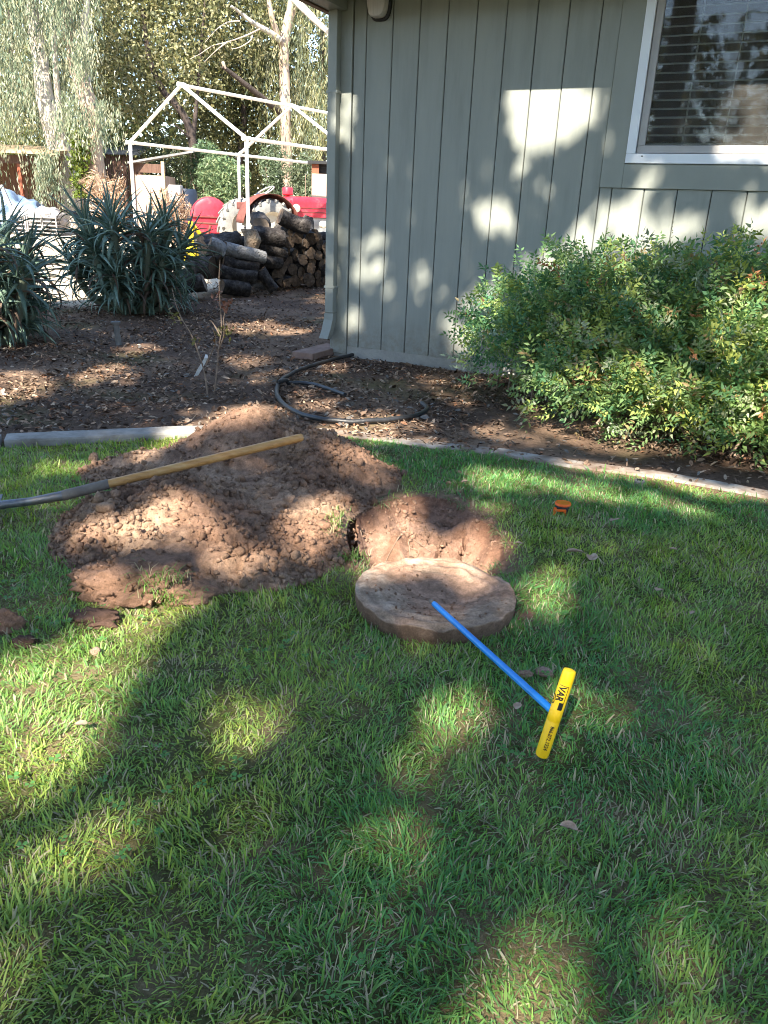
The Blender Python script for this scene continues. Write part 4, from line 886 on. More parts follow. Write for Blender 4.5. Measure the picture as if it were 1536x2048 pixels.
# ---- leaf litter on the bed
def litter():
    n = 115000; Y = rng.uniform(3.7, 12.5, n); X = rng.uniform(-6.5, 3.6, n); s = (X-P0[0])*D[0]+(Y-P0[1])*D[1]; o_ = (X-P0[0])*NN[0]+(Y-P0[1])*NN[1]
    ok = (Y > kerbY(X)+np.where(X > -.6, -.045, .075)) & ~((s > S0-.05) & (o_ < .04)) & (heap(X, Y) < .004) & (Y < 9.9-.12*(X+3.5)+np.where(X > -3.0, 3.0, 0))
    ok &= rng.uniform(0, 1, n) < .30+1.1*sstep(-.15, .18, fbm(X*1.0, Y*1.0, 0, 3, 130))
    ok &= rng.uniform(0, 1, n) < np.clip(1.25-.07*Y, .3, 1)
    X, Y = X[ok], Y[ok]; n = len(X); L_ = rng.uniform(.008, .026, n)*(1+.6*(rng.uniform(0, 1, n) < .12)); W_ = L_*rng.uniform(.25, .6, n); stick = rng.uniform(0, 1, n) < .07; L_[stick] *= rng.uniform(1.6, 4., stick.sum()); W_[stick] = .002
    a = rng.uniform(0, 6.28, n); tl = rng.normal(0, .35, n); tw = rng.normal(0, .5, n); cu = rng.uniform(.1, .9, n)
    ex = np.stack([np.cos(a)*np.cos(tl), np.sin(a)*np.cos(tl), np.sin(tl)], -1); ey = np.stack([-np.sin(a)*np.cos(tw), np.cos(a)*np.cos(tw), np.sin(tw)], -1); ez = np.cross(ex, ey)
    c = np.stack([X, Y, soilz(X, Y)+.006+rng.uniform(0, .014, n)], -1)
    def P(u, v, w_): return c+ex*(L_*u)[:, None]+ey*(W_*v)[:, None]+ez*(W_*cu*w_)[:, None]
    V = np.stack([P(-1, 0, 0), P(-.25, .9, .8), P(.45, .75, .6), P(1, .05, .2), P(.35, -.8, .7), P(-.35, -.9, .8), P(0, 0, -.1)], 1)
    T_ = np.array([[0, 6, 1, 1], [0, 5, 6, 6]]); Q = np.array([[0, 6, 2, 1], [6, 3, 2, 2], [0, 5, 4, 6], [6, 4, 3, 3]])
    tri = np.array([[0, 6, 1], [1, 6, 2], [2, 6, 3], [3, 6, 4], [4, 6, 5], [5, 6, 0]])
    Q = tri[None]+(np.arange(n)*7)[:, None, None]
    pal = np.array([(.075, .05, .037), (.14, .092, .064), (.22, .148, .102), (.31, .205, .138), (.17, .15, .13), (.38, .28, .20), (.26, .13, .075)]); ci = rng.choice(len(pal), n, p=[.20, .20, .20, .15, .09, .09, .07])
    C = pal[ci]*rng.uniform(.75, 1.2, (n, 1)); C[stick] = np.array((.22, .17, .13))*rng.uniform(.6, 1.1, (stick.sum(), 1))
    o = mk('leaf_litter', V.reshape(-1, 3), Q.reshape(-1, 3), M['litter'], org=np.zeros(3), col=np.repeat(C, 7, 0)); tag(o, 'brown leaf litter and bark mulch of the planting bed', kind='stuff')
litter()
# ================================================================== PLANTS NEAR THE HOUSE
# ---- nandina shrubs
BUSH = [[((.98, 6.05, .40), (.42, .36, .46)), ((1.18, 5.72, .46), (.42, .42, .50))],
        [((1.52, 5.38, .55), (.54, .54, .60)), ((1.48, 4.92, .30), (.50, .40, .36)), ((2.02, 5.10, .60), (.60, .56, .56)), ((1.78, 4.62, .24), (.42, .30, .30))],
        [((2.62, 4.82, .62), (.68, .62, .58)), ((2.10, 4.55, .34), (.56, .36, .40)), ((2.75, 4.28, .40), (.6, .38, .46)), ((3.4, 4.5, .60), (.6, .55, .56)), ((2.35, 4.22, .20), (.42, .26, .26))]]
def shrub(ells, nspray, label, tint, seed):
    r = np.random.default_rng(seed); base = np.array(ells[0][0])*np.array([1, 1, 0]); t_ = thing('nandina_shrub', base, label, 'shrub', 'leafy shrubs along the house wall')
    vol = np.array([e[1][0]*e[1][1] for e in ells]); vol = vol/vol.sum(); VV, FF, CC = [], [], []; nv = 0; stems = MB()
    for k in range(nspray):
        e = ells[r.choice(len(ells), p=vol)]; c = np.array(e[0]); rad = np.array(e[1])
        d = r.normal(0, 1, 3); d[2] = abs(d[2])*.9-.75*r.uniform(); d /= np.linalg.norm(d)
        q = .62+.46*r.uniform()**.7; nzz = 1+.13*math.sin(d[0]*5+c[0]*9+seed)*math.sin(d[1]*6+c[1]*7)*2+.12*math.sin(d[2]*9+d[0]*7+seed); p = c+d*rad*q*nzz
        if p[2] < .05 or p[2] > 1.12+.22*min(1, max(0, (p[0]-1.6)/1.0)) or p[1] < kerbY(p[0])+.0 or ((p-P0)@NN) < .05: continue
        up = d*.55+np.array([0, 0, .55])+r.normal(0, .42, 3); up /= np.linalg.norm(up)
        sd = np.cross(up, r.normal(0, 1, 3)); sd /= np.linalg.norm(sd); nr_ = np.cross(sd, up)
        nl = int(r.integers(7, 13)); SL = r.uniform(.10, .20); u = r.uniform()
        pnz = .22*math.sin(p[0]*6.1+seed)*math.sin(p[1]*5.3+1)+.12*math.sin(p[2]*11+p[0]*7)
        if u < .009: col = np.array((.32, .15, .08))
        elif u < .22+.6*pnz: col = np.array((.29, .34, .095))
        elif u < .62: col = np.array((.15, .235, .085))
        elif u < .86: col = np.array((.085, .18, .08))
        else: col = np.array((.27, .31, .20)) if u < .965 else np.array((.30, .22, .11))
        col = col*tint*r.uniform(.8, 1.25)
        for i in range(nl):
            t = (i+.6)/nl; b = p+up*SL*t-np.array([0, 0, 1])*.05*t*t; side = 1 if i % 2 else -1
            if i == nl-1: ax_ = up
            else: ax_ = sd*side*.9+up*.62+nr_*r.uniform(-.5, .5)-np.array([0, 0, .25])
            ax_ = ax_/np.linalg.norm(ax_); L_ = r.uniform(.030, .056); b = b+ax_*.012*(1-t)
            w_ = np.cross(ax_, nr_+r.normal(0, .35, 3)); w_ /= np.linalg.norm(w_); f_ = np.cross(ax_, w_)
            if f_[2] < 0: f_ = -f_
            W_ = L_*r.uniform(.17, .235)
            VV += [b, b+ax_*L_*.35+w_*W_+f_*W_*.45, b+ax_*L_-f_*L_*.12, b+ax_*L_*.35-w_*W_+f_*W_*.45, b+ax_*L_*.4]
            FF += [(nv, nv+1, nv+4), (nv+1, nv+2, nv+4), (nv, nv+4, nv+3), (nv+4, nv+2, nv+3)]; cc = col*r.uniform(.85, 1.18); CC += [cc]*5; nv += 5
    tag(mk('foliage', np.array(VV), np.array(FF), M['leaf'], t_, col=np.array(CC)), kind='stuff')
    for e in ells:
        for k in range(5):
            c = np.array(e[0]); b = np.array([c[0]+r.normal(0, .12), c[1]+r.normal(0, .12), -.02]); d = r.normal(0, 1, 3)*.55; tp_ = c+d*np.array(e[1])*.8; tp_[2] = min(abs(tp_[2])+.1, c[2]+.25)
            if ((tp_-P0)@NN) < .06: continue
            mb = MB(); mb.tube(smoothpath([b, (b+tp_)/2+r.normal(0, .05, 3), tp_], 4), [.008]*4+[.006]*4+[.003], 6); mb.build('cane', M['twig'], t_, smooth=True)
    return t_
shrub(BUSH[0], 1250, 'feathery blue-green end shrub nearest the downspout corner', np.array((.95, 1.08, 1.25)), 11)
shrub(BUSH[1], 4200, 'dense dark green shrub between the feathery end and the window', np.array((1., 1., 1.)), 12)
shrub(BUSH[2], 5200, 'tallest yellow-flecked shrub under the window at the right edge', np.array((1.12, 1.08, .95)), 13)

# ---- aloes: rosettes of toothed leaves, each leaf its own object sharing one of a few meshes
def aloe_leaf(curl, seed, L_=1.0, W_=.038, teeth=13, hook=0.):
    r = random.Random(seed); n = 14; V = []; Fq = []
    pts = []; x = z = 0.; a = R(80)
    for i in range(n+1):
        pts.append((x, z)); a -= (curl*(.35+1.3*i/n)+hook*(i/n)**3)/n; x += math.cos(a)*L_/n; z += math.sin(a)*L_/n
    tw = r.uniform(-.5, .5)
    for i, (x, z) in enumerate(pts):
        t = i/n; w_ = W_*(1-.25*t)*(1-t**2.2)**.9+.0015; th_ = .016*(1-t)+.0012; k = min(i, n-1); tx = pts[k+1][0]-pts[k][0]; tz = pts[k+1][1]-pts[k][1]; l = math.hypot(tx, tz); nx_, nz_ = -tz/l, tx/l; q = tw*t
        y0, lift = w_*math.cos(q), w_*math.sin(q)*.4
        V += [(x+nx_*w_*.42, -y0, z+nz_*w_*.42+lift), (x-nx_*th_*.2, 0, z-nz_*th_*.2), (x+nx_*w_*.42, y0, z+nz_*w_*.42-lift), (x-nx_*th_*1.6, 0, z-nz_*th_*1.6)]
    for i in range(n):
        a0_, b0_ = i*4, i*4+4
        for j in range(4): Fq.append((a0_+j, a0_+(j+1) % 4, b0_+(j+1) % 4, b0_+j))
    Fq.append((0, 3, 2, 1)); V = [np.array(v) for v in V]
    for i in range(1, n-1):                     # marginal teeth
        for j in (0, 2):
            for h_ in (0, .5):
                p = V[i*4+j]*(1-h_)+V[i*4+4+j]*h_; q_ = V[i*4+4+j]*.42+V[i*4+j]*.58; q_ = p+(V[i*4+4+j]-V[i*4+j])*.26; o_ = (p+q_)/2+(p-V[i*4+1]*(1-h_)-V[i*4+5]*h_)*.36+(V[i*4+4+j]-V[i*4+j])*.15; k = len(V); V += [p, q_, o_]; Fq.append((k, k+1, k+2))
    me = bpy.data.meshes.new('aloe_leaf'); me.from_pydata([tuple(v) for v in V], [], Fq); me.update(); me.polygons.foreach_set('use_smooth', np.ones(len(me.polygons), bool)); return me
ALEAF = [aloe_leaf(c, i, hook=h) for i, (c, h) in enumerate(((.15, 0), (.35, 0), (.6, .3), (.9, .3), (1.3, .6), (1.6, 0), (.7, 1.4), (.3, .3)))]
ADROOP = [aloe_leaf(c, 20+i, hook=h, W_=.038) for i, (c, h) in enumerate(((2.3, .2), (2.7, -.3), (2.2, .9), (2.9, 0)))]
for me in ALEAF: me.materials.append(M['aloe'])
ADEAD = []
for me in ADROOP:
    d_ = me.copy(); d_.materials.append(M['aloe_dry']); ADEAD.append(d_); me.materials.append(M['aloe'])
def aloe(base, scale, rosettes, label, seed):
    r = random.Random(seed); t_ = thing('aloe_plant', base, label, 'aloe', 'big aloes in the planting bed'); B_ = np.array(base)
    for (dx, dy, z, tx, ty, n, ls, stem) in rosettes:
        c = B_+np.array([dx, dy, z])*scale; axd = np.array([tx, ty, 1.]); axd /= np.linalg.norm(axd)
        root = B_+np.array([dx*.30, dy*.30, -.03])*1.0
        if stem:
            mb = MB(); mb.tube(smoothpath([root, (root+c)/2+np.array([dx*.12, dy*.12, -.06]), c+axd*.03], 5), [.05]*5+[.042]*5+[.035], 9); mb.build('stem', M['aloe_stem'], t_, smooth=True)
        q0 = Vector((0, 0, 1)).rotation_difference(Vector(axd))
        for i in range(n):
            t = i/n; az = i*2.39996+r.uniform(-.3, .3); tilt = R(2+62*t**.8)+r.uniform(-.12, .12); me = ALEAF[r.choice([0, 1, 7, 1] if t < .4 else [1, 2, 3, 4, 6] if t < .75 else [3, 4, 5, 2, 6])]
            if t > .82 and r.random() < .8: me = r.choice(ADROOP if r.random() < .75 else ADEAD)
            s = ls*r.uniform(.72, 1.1)*(.8+.25*t); rot = q0 @ Matrix.Rotation(az, 3, 'Z').to_quaternion() @ Matrix.Rotation(tilt, 3, 'Y').to_quaternion()
            o = bpy.data.objects.new('leaf', me); COL.objects.link(o); o.parent = t_; loc = c-axd*.16*t*ls*2-B_; o.location = tuple(loc); o.rotation_mode = 'QUATERNION'; o.rotation_quaternion = rot; o.scale = (s, s*r.uniform(.8, 1.15), s)
    # skirt of older drooping leaves along the stems, too many to pick apart: one part
    VV, FF, MI, nv = [], [], [], 0
    for (dx, dy, z, tx, ty, n, ls, stem) in rosettes:
        if not stem: continue
        for k in range(40):
            t = r.uniform(.10, .92); c = np.array([dx*(.30+.70*t), dy*(.30+.70*t), z*t+.02])*scale; me = r.choice(ADROOP+ALEAF[2:6]); az = math.atan2(dy, dx)+r.gauss(0, 1.2); rot = (Matrix.Rotation(az, 3, 'Z') @ Matrix.Rotation(R(r.uniform(5, 75)), 3, 'Y')); s = ls*r.uniform(.65, 1.1)
            v = np.empty(len(me.vertices)*3); me.vertices.foreach_get('co', v); v = v.reshape(-1, 3)*s @ np.array(rot).T+c+B_; v[:, 2] = np.maximum(v[:, 2], B_[2]+.01)
            VV.append(v); FF += [tuple(i+nv for i in p.vertices) for p in me.polygons]; MI += [1 if r.random() < .14 else 0]*len(me.polygons); nv += len(v)
    o = mk('leaf_skirt', np.concatenate(VV), FF, [M['aloe'], M['aloe_dry']], t_, mi=MI, smooth=True); tag(o, kind='stuff')
    return t_
pa = ter(268, 622)
def heads(n, rx, ry, z0, z1, seed, front=None):
    """rosette heads spread over a rounded plant: low ones lean outward"""
    r = random.Random(seed); out = list(front or [])
    for i in range(n):
        t = (i+.5)/n; z = z0+(z1-z0)*t**.8; az = i*2.39996+r.uniform(-.3, .3); k = math.sqrt(max(.05, 1-(max(0, t-.35)/.72)**2))*(.72+.28*min(1, t*4)); x, y = math.cos(az)*rx*k, math.sin(az)*ry*k
        out.append((x*r.uniform(.75, 1.05), y*r.uniform(.75, 1.05), z, math.cos(az)*k*1.1*(1.25-t), math.sin(az)*k*1.1*(1.25-t), 16 if t < .3 else 18, r.uniform(.48, .58)+.10*t, 1))
    return out
aloe(tuple(pa), 1.0, heads(15, .66, .58, .22, 1.12, 3, [(.02, -.56, 1.00, .05, -.55, 24, .58, 1), (.0, -.50, .48, 0, -.9, 16, .52, 0)]), 'huge round multi-headed aloe with toothed blue-green leaves in front of the yard', 5)
pb = ter(-28, 684)
aloe(tuple(pb), 1.0, heads(13, .58, .52, .22, 1.05, 6, [(.30, -.38, .92, .3, -.5, 22, .54, 1)]), 'second aloe cut off by the left edge of the picture', 8)

# ================================================================== FIREWOOD
LA = ter(380, 592); LB_ = ter(655, 574); ld_ = LB_-LA; ld_[2] = 0; LLn = np.linalg.norm(ld_); ld_ /= LLn; LNn = np.array([ld_[1], -ld_[0], 0])
pxm = 11.8/1536.                                 # metres per pixel about the stack
def lpos(cx, cy, off=0.):
    px, py = 330+cx*.2409, 330+cy*.2409; return onplane(px, py, LA+LNn*off, LNn)
def logmesh(a, b, ra, rb, seed, split=False):
    r = np.random.default_rng(int(seed*10)); a = np.array(a, float); b = np.array(b, float); ax_ = (b-a)/np.linalg.norm(b-a); h_ = np.array([0, 0, 1.]) if abs(ax_[2]) < .9 else np.array([1., 0, 0]); u = np.cross(ax_, h_); u /= np.linalg.norm(u); v = np.cross(ax_, u)
    n, m_ = 20, 11; V = []; ph = r.uniform(0, 6.28); bend = (u*r.normal(0, .03)+v*r.normal(0, .03))
    sh = 1+.30*np.array([float(fbm(math.cos(2*math.pi*j/n)*1.5+seed, math.sin(2*math.pi*j/n)*1.5, 0, 3, 150)) for j in range(n)])
    if split:
        q = np.array([2*math.pi*j/n for j in range(n)]); sh = sh*np.minimum(1., .35/np.maximum(np.cos(q-ph), 1e-3)+0*(q))*np.where(np.cos(q-ph) > .35, 1, 1)
    for i in range(m_+1):
        t = i/m_; c = a+(b-a)*t+bend*math.sin(math.pi*t)
        for j in range(n):
            q = 2*math.pi*j/n; rr_ = (ra+(rb-ra)*t)*sh[j]*(1+.42*float(fbm(math.cos(q)*3+seed*1.7, math.sin(q)*3, t*4, 3, 151))); V.append(c+(u*math.cos(q)+v*math.sin(q))*rr_+ax_*(r.normal(0, .004) if i in (0, m_) else 0))
    Fq = [(i*n+j, i*n+(j+1) % n, (i+1)*n+(j+1) % n, (i+1)*n+j) for i in range(m_) for j in range(n)]
    return V, Fq, n, m_, a, b, ax_
LOGN = [0]
def log(a, b, ra, rb=None, label=None, bark='bark', end='endgrain', split=False, group=None):
    LOGN[0] += 1; V, Fq, n, m_, a, b, ax_ = logmesh(a, b, ra, rb or ra*.95, LOGN[0]*3.3, split)
    o = mk('firewood_log', V, Fq, M[bark], None, org=(np.array(a)+np.array(b))/2, smooth=True)
    tag(o, label or 'dark cut log in the stacked firewood, end facing the lawn', 'log', group or 'firewood logs')
    for (k, s) in ((0, -1), (m_, 1)):
        ring = [np.array(V[k*n+j]) for j in range(n)]; c = np.mean(ring, 0); W_ = [c+(p-c)*.99+ax_*s*.002 for p in ring]+[c+(p-c)*.45+ax_*s*.004 for p in ring]+[c+ax_*s*.003]
        FF = [(j, (j+1) % n, n+(j+1) % n, n+j) for j in range(n)]+[(n+j, n+(j+1) % n, 2*n) for j in range(n)]
        if s < 0: FF = [f[::-1] for f in FF]
        mk('cut_end', W_, FF, M[end], o)
    return o
def lg(x0, y0, x1, y1, r, label, o0=0., o1=0., **k): return log(lpos(x0, y0, o0), lpos(x1, y1, o1), r*.2409*pxm, None, label, **k)
lg(955, 425, 1185, 520, 62, 'thick dark log lying on the very top of the woodpile', 0, .12)
lg(725, 590, 985, 615, 74, 'broad broken log below the topmost one on the woodpile', .0, .15, end='endgrain')
lg(775, 455, 800, 510, 66, 'round log end in front of the big tractor tyre', -.45, .0, end='palend')
lg(690, 535, 700, 715, 62, 'short pale stump standing upright on the woodpile', .10, .12, bark='tanbark')
lg(490, 690, 825, 770, 50, 'weathered silver-grey log lying across the front of the woodpile', .18, .26, bark='palebark')
lg(330, 700, 610, 615, 68, 'dark fat log behind the silver-grey one at the left of the pile', -.1, -.05)
lg(370, 650, 500, 720, 52, 'short light-edged log leaning left of the silver-grey log', .12, .2, bark='palebark')
lg(470, 790, 760, 850, 58, 'long dark log lying just beneath the silver-grey one', .16, .24)
lg(770, 690, 1000, 745, 56, 'brown log wedged right of the upright stump', .0, .1)
lg(450, 880, 745, 930, 58, 'dark log second from the bottom at the front of the pile', .22, .3)
lg(470, 1005, 690, 1035, 58, 'bottom log on the ground with its dark round end showing', .30, .36)
lg(215, 850, 405, 850, 82, 'fat dark round at the left end of the pile', -.1, .2)
lg(90, 1060, 330, 985, 70, 'leftmost log on the ground with a pale slanted cut end', .15, .38, end='palend')
lg(150, 930, 260, 900, 55, 'dark log poking out beside the aloe at the left of the pile', -.35, -.1)
lg(790, 870, 905, 1035, 46, 'split log leaning down against the front of the stack', .28, .36)
lg(380, 740, 470, 800, 60, 'stubby log filling the gap above the fat left round', .0, .15)
lg(1180, 470, 1220, 610, 56, 'dark log hanging over the right shoulder of the pile', -.3, .12)
lg(700, 770, 960, 810, 50, 'log half hidden behind the silver-grey one on its right', .05, .1)
ends = [(1035, 640, 42), (1110, 600, 46), (1245, 590, 48), (1010, 720, 34), (1020, 805, 44), (1090, 750, 40), (1150, 695, 40), (1215, 735, 42), (1150, 790, 38), (1275, 750, 36), (1225, 800, 34), (1130, 895, 44), (1060, 865, 40), (1215, 855, 40), (990, 880, 40), (935, 920, 44), (1200, 955, 46), (1085, 955, 46), (1275, 915, 36), (1340, 870, 44), (1310, 825, 40), (1350, 690, 46), (965, 985, 42), (1290, 975, 36), (1345, 960, 42), (930, 840, 38), (870, 930, 40), (1020, 960, 40), (1290, 660, 38), (1150, 955, 30), (1360, 780, 38), (1400, 620, 40), (1420, 720, 42), (1430, 830, 42), (1430, 930, 42), (870, 1000, 34), (960, 650, 44), (1060, 560, 40), (1180, 640, 38)]
ORD = ['leftmost', 'second from left', 'third from left', 'fourth from left', 'fifth from left', 'sixth from left', 'seventh from left', 'eighth from left', 'ninth from left', 'tenth from left']
rows = ['top', 'second', 'third', 'fourth', 'bottom']; es = sorted(ends, key=lambda e: e[1]); per = math.ceil(len(es)/5)
for ri in range(5):
    for ci, (x, y, r_) in enumerate(sorted(es[ri*per:(ri+1)*per])):
        a = lpos(x, y, random.uniform(.0, .10)); d_ = -LNn*random.uniform(.36, .46)+ld_*random.gauss(0, .05)+ZZ*random.gauss(0, .02)
        log(a, a+d_, r_*.2409*pxm*1.12, None, 'dark log end %s in the %s row of the stacked firewood' % (ORD[ci], rows[ri]), split=random.random() < .35, group='stacked firewood ends')
# back row, mostly hidden
for i in range(10):
    x, y = 430+(i % 5)*105, 680+(i//5)*170; a = lpos(x, y, -.24); log(a-ld_*.24, a+ld_*.24, .15, label='dark log in the shadowed back row of the woodpile', group='back row logs')

# ================================================================== YARD
# ---- white pipe shelter frame
EL = np.array([-5.72, 17.93, 2.5]); ER = np.array([-2.85, 15.76, 2.5]); gd = ER-EL; gw = np.linalg.norm(gd); gd /= gw; rd = np.array([-gd[1], gd[0], 0]); AP = (EL+ER)/2; 
dA = ray(357, 170); tA = ((AP-CAM)@rd)/(dA@rd); APz = (CAM+dA*tA)[2]
shel = thing('shelter_frame', ((EL+ER)/2*np.array([1, 1, 0])+np.array([0, 0, .36])), 'white gabled pipe frame of an uncovered shelter over the tractor', 'frame'); PR = .034
def pipe(name, P, r_=PR): mb = MB(); mb.tube(P, r_, 10); return mb.build(name, M['white_pipe'], shel, smooth=True)
for k, dist in enumerate((0, 3.05, 6.1)):
    o_ = rd*dist; l_, r_, a_ = EL+o_, ER+o_, (EL+ER)/2+o_; a_ = np.array([a_[0], a_[1], APz])
    for P, nm in ((l_, 'post'), (r_, 'post')): pipe(nm, [np.array([P[0], P[1], float(gz(P[0], P[1]))-.05]), P-ZZ*.10, P-ZZ*.02])
    for e in (l_, r_):
        dv = (a_-e)/np.linalg.norm(a_-e); pipe('rafter', [e-ZZ*.025, e+dv*.06+ZZ*.01, e+dv*.14, a_-dv*.10, a_-dv*.02+ZZ*.0])
for P, nm in ((EL, 'eave_rail'), (ER, 'eave_rail'), (np.array([(EL[0]+ER[0])/2, (EL[1]+ER[1])/2, APz-.01]), 'ridge_rail')): pipe(nm, [P, P+rd*6.1], PR*.95)
for dist in (0, 3.05, 6.1):
    for P in (EL, ER, np.array([(EL[0]+ER[0])/2, (EL[1]+ER[1])/2, APz])):
        q_ = P+rd*dist; pipe('joint_sleeve', [q_-rd*.09, q_+rd*.09], PR*1.22); pipe('joint_sleeve', [q_-ZZ*(.16 if P[2] < APz-.1 else .05), q_-ZZ*.03], PR*1.22)
pipe('cross_rail', [EL+rd*3.05-ZZ*.03, ER+rd*3.05-ZZ*.03], PR*.8) if False else None

# ---- red tractor
th_ = np.array([.80, .60, 0]); tn = np.array([.60, -.80, 0])        # heading, right-hand side (towards the lens)
rc = at(512, 452, 17.3); TG = float(gz(0, 17.3)); RW = .56
TC = np.array([rc[0], rc[1], TG]); AXT = (th_, tn, ZZ)
tr = thing('tractor', TC, 'old faded red farm tractor parked behind the woodpile', 'tractor')
def tp_(f, s, z): return TC+th_*f+tn*s+ZZ*z
def wheel(c, r_, w_, lugs, rimr, nm, parent):
    mb = MB(); prof = [(-w_/2, rimr), (-w_/2, r_*.86), (-w_*.36, r_*.95), (0, r_*.965), (w_*.36, r_*.95), (w_/2, r_*.86), (w_/2, rimr)]; mb.lathe(c, tn, prof, 40)
    if lugs:
        for i in range(lugs):
            for s in (-1, 1):
                q = 2*math.pi*(i+(.5 if s > 0 else 0))/lugs; e = th_*math.cos(q)+ZZ*math.sin(q); tg = -th_*math.sin(q)+ZZ*math.cos(q); p0 = c+e*r_*.955+tn*s*w_*.02; p1 = c+e*r_*.90+tn*s*w_*.52+tg*.13
                ax_ = (p1-p0); l = np.linalg.norm(ax_); ax_ /= l; up = e-ax_*(e@ax_); up /= np.linalg.norm(up); mb.box((p0+p1)/2+up*.012, (l, .042, .055), (ax_, np.cross(up, ax_), up))
    t = mb.build('tyre', M['tyre'], parent, smooth=True)
    mb = MB(); mb.lathe(c, tn, [(-w_*.3, rimr*1.02), (w_*.42, rimr*1.02), (w_*.5, rimr*.98), (w_*.40, rimr*.9), (w_*.15, rimr*.82), (w_*.10, rimr*.3), (w_*.22, rimr*.28), (w_*.24, .001)], 32); mb.build('rim', M['rim'], t, smooth=True); return t
wheel(tp_(0, .62, RW), RW, .28, 18, .33, 'rear', tr); wheel(tp_(0, -.62, RW), RW, .28, 18, .33, 'rear', tr)
FR = .27; wheel(tp_(1.88, .52, FR+.05), FR, .14, 0, .15, 'front', tr); wheel(tp_(1.88, -.52, FR+.05), FR, .14, 0, .15, 'front', tr)
for s in (.60,):                                                # fenders over the rear wheels
    mb = MB(); V = []; n = 18
    for i in range(n+1):
        q = R(172-152*i/n)
        for o_ in (-.17, .17): V.append(tp_(math.cos(q)*.66-.02, s+o_, RW+math.sin(q)*.66))
        V.append(tp_(math.cos(q)*.40-.02, s-.17*np.sign(s), RW+math.sin(q)*.46))
    Fq = []
    for i in range(n): a = i*3; Fq.append((a, a+1, a+4, a+3)); Fq.append((a, a+3, a+5, a+2) if s > 0 else (a+1, a+4, a+5, a+2))
    mb.add(V, Fq); o = mb.build('fender', M['rust'], tr, smooth=True); sm_ = o.modifiers.new('thick', 'SOLIDIFY'); sm_.thickness = .012
# bonnet: rounded long hood
def loft(secs, mat, name, parent, k=10):
    V = []; Fq = []; m_ = None
    for (f, hw, z0, z1, rr_) in secs:
        prof = [(-hw, z0)]+[(-hw+rr_*(1-math.cos(q)), z1-rr_*(1-math.sin(q))) for q in np.linspace(0, math.pi/2, k)]+[(hw-rr_*(1-math.sin(q)), z1-rr_*(1-math.cos(q))) for q in np.linspace(0, math.pi/2, k)]+[(hw, z0)]
        m_ = len(prof); V += [tp_(f, -a, z) for a, z in prof]
    for i in range(len(secs)-1):
        for j in range(m_): Fq.append((i*m_+j, (i+1)*m_+j, (i+1)*m_+(j+1) % m_, i*m_+(j+1) % m_))
    Fq.append(tuple(range(m_))); Fq.append(tuple((len(secs)-1)*m_+j for j in range(m_-1, -1, -1))); mb = MB(); mb.add(V, Fq); return mb.build(name, mat, parent, smooth=True)
HZt = 1.20
hood = loft([(.72, .20, .86, HZt-.02, .10), (.76, .25, .80, HZt, .12), (1.2, .25, .80, HZt+.015, .13), (1.85, .24, .80, HZt, .13), (1.93, .225, .82, HZt-.03, .12)], M['red'], 'hood', tr)
dash = loft([(.42, .16, .70, 1.08, .10), (.60, .22, .70, 1.14, .12), (.70, .24, .70, HZt-.01, .12), (.715, .23, .72, HZt-.02, .12)], M['red'], 'dashboard_cowl', tr)
mb = MB(); mb.box(tp_(1.35, .252, .985), (1.1, .012, .016), AXT); mb.box(tp_(1.35, .252, .90), (1.1, .012, .014), AXT); mb.build('hood_trim', M['rust'], hood)
gr = loft([(1.932, .215, .62, HZt-.03, .12), (2.03, .205, .64, HZt-.07, .12)], M['grey_metal'], 'grille', tr)
mb = MB(); mb.lathe(tp_(.80, .265, .97), tn, [(0, .075), (.05, .085), (.075, .08), (.08, .06), (.085, .001)], 20); mb.build('headlamp', M['rim'], tr, smooth=True)
mb = MB(); mb.lathe(tp_(.78, -.02, HZt-.01), ZZ, [(0, .05), (.03, .05), (.035, .10), (.05, .115), (.17, .115), (.19, .10), (.195, .001)], 22); mb.build('air_cleaner', M['red'], tr, smooth=True)
c = tp_(.22, 0, 1.27); axs = th_*-.50+ZZ*.86; axs /= np.linalg.norm(axs); mb = MB(); u = tn; v = np.cross(axs, u); mb.tube([c+(u*math.cos(q)+v*math.sin(q))*.215 for q in np.linspace(0, 2*math.pi, 33)], .014, 8, False)
for q in (R(90), R(210), R(330)): mb.tube([c-axs*.03, c+(u*math.cos(q)+v*math.sin(q))*.21], .008, 6)
mb.tube([c-axs*.02, tp_(.55, 0, .95)], .022, 8); mb.build('steering_wheel', M['grey_metal'], tr, smooth=True)
mb = MB(); mb.box(tp_(1.0, 0, .62), (1.7, .34, .40), AXT, .04); mb.box(tp_(.0, 0, .58), (.5, .9, .30), AXT, .05); mb.build('engine_block', M['grey_metal'], tr)
mb = MB(); mb.lathe(tp_(1.45, .30, .66), tn, [(0, .001), (0, .075), (.10, .075), (.12, .05), (.12, .001)], 18); mb.build('oil_filter', M['rim'], tr, smooth=True)
mb = MB(); mb.tube([tp_(1.88, .50, FR+.05), tp_(1.88, .30, .50), tp_(1.88, -.30, .50), tp_(1.88, -.50, FR+.05)], .045, 8); mb.build('front_axle', M['grey_metal'], tr)
mb = MB(); mb.box(tp_(1.80, .315, .62), (.09, .05, .50), AXT, .01); mb.build('side_rail', M['grey_metal'], tr)
mb = MB(); mb.box(tp_(-.18, 0, .92), (.34, .38, .04), AXT, .018); mb.box(tp_(-.34, 0, .98), (.03, .36, .12), AXT, .014); mb.box(tp_(-.18, 0, .80), (.08, .08, .24), AXT); mb.build('seat', M['rust'], tr)

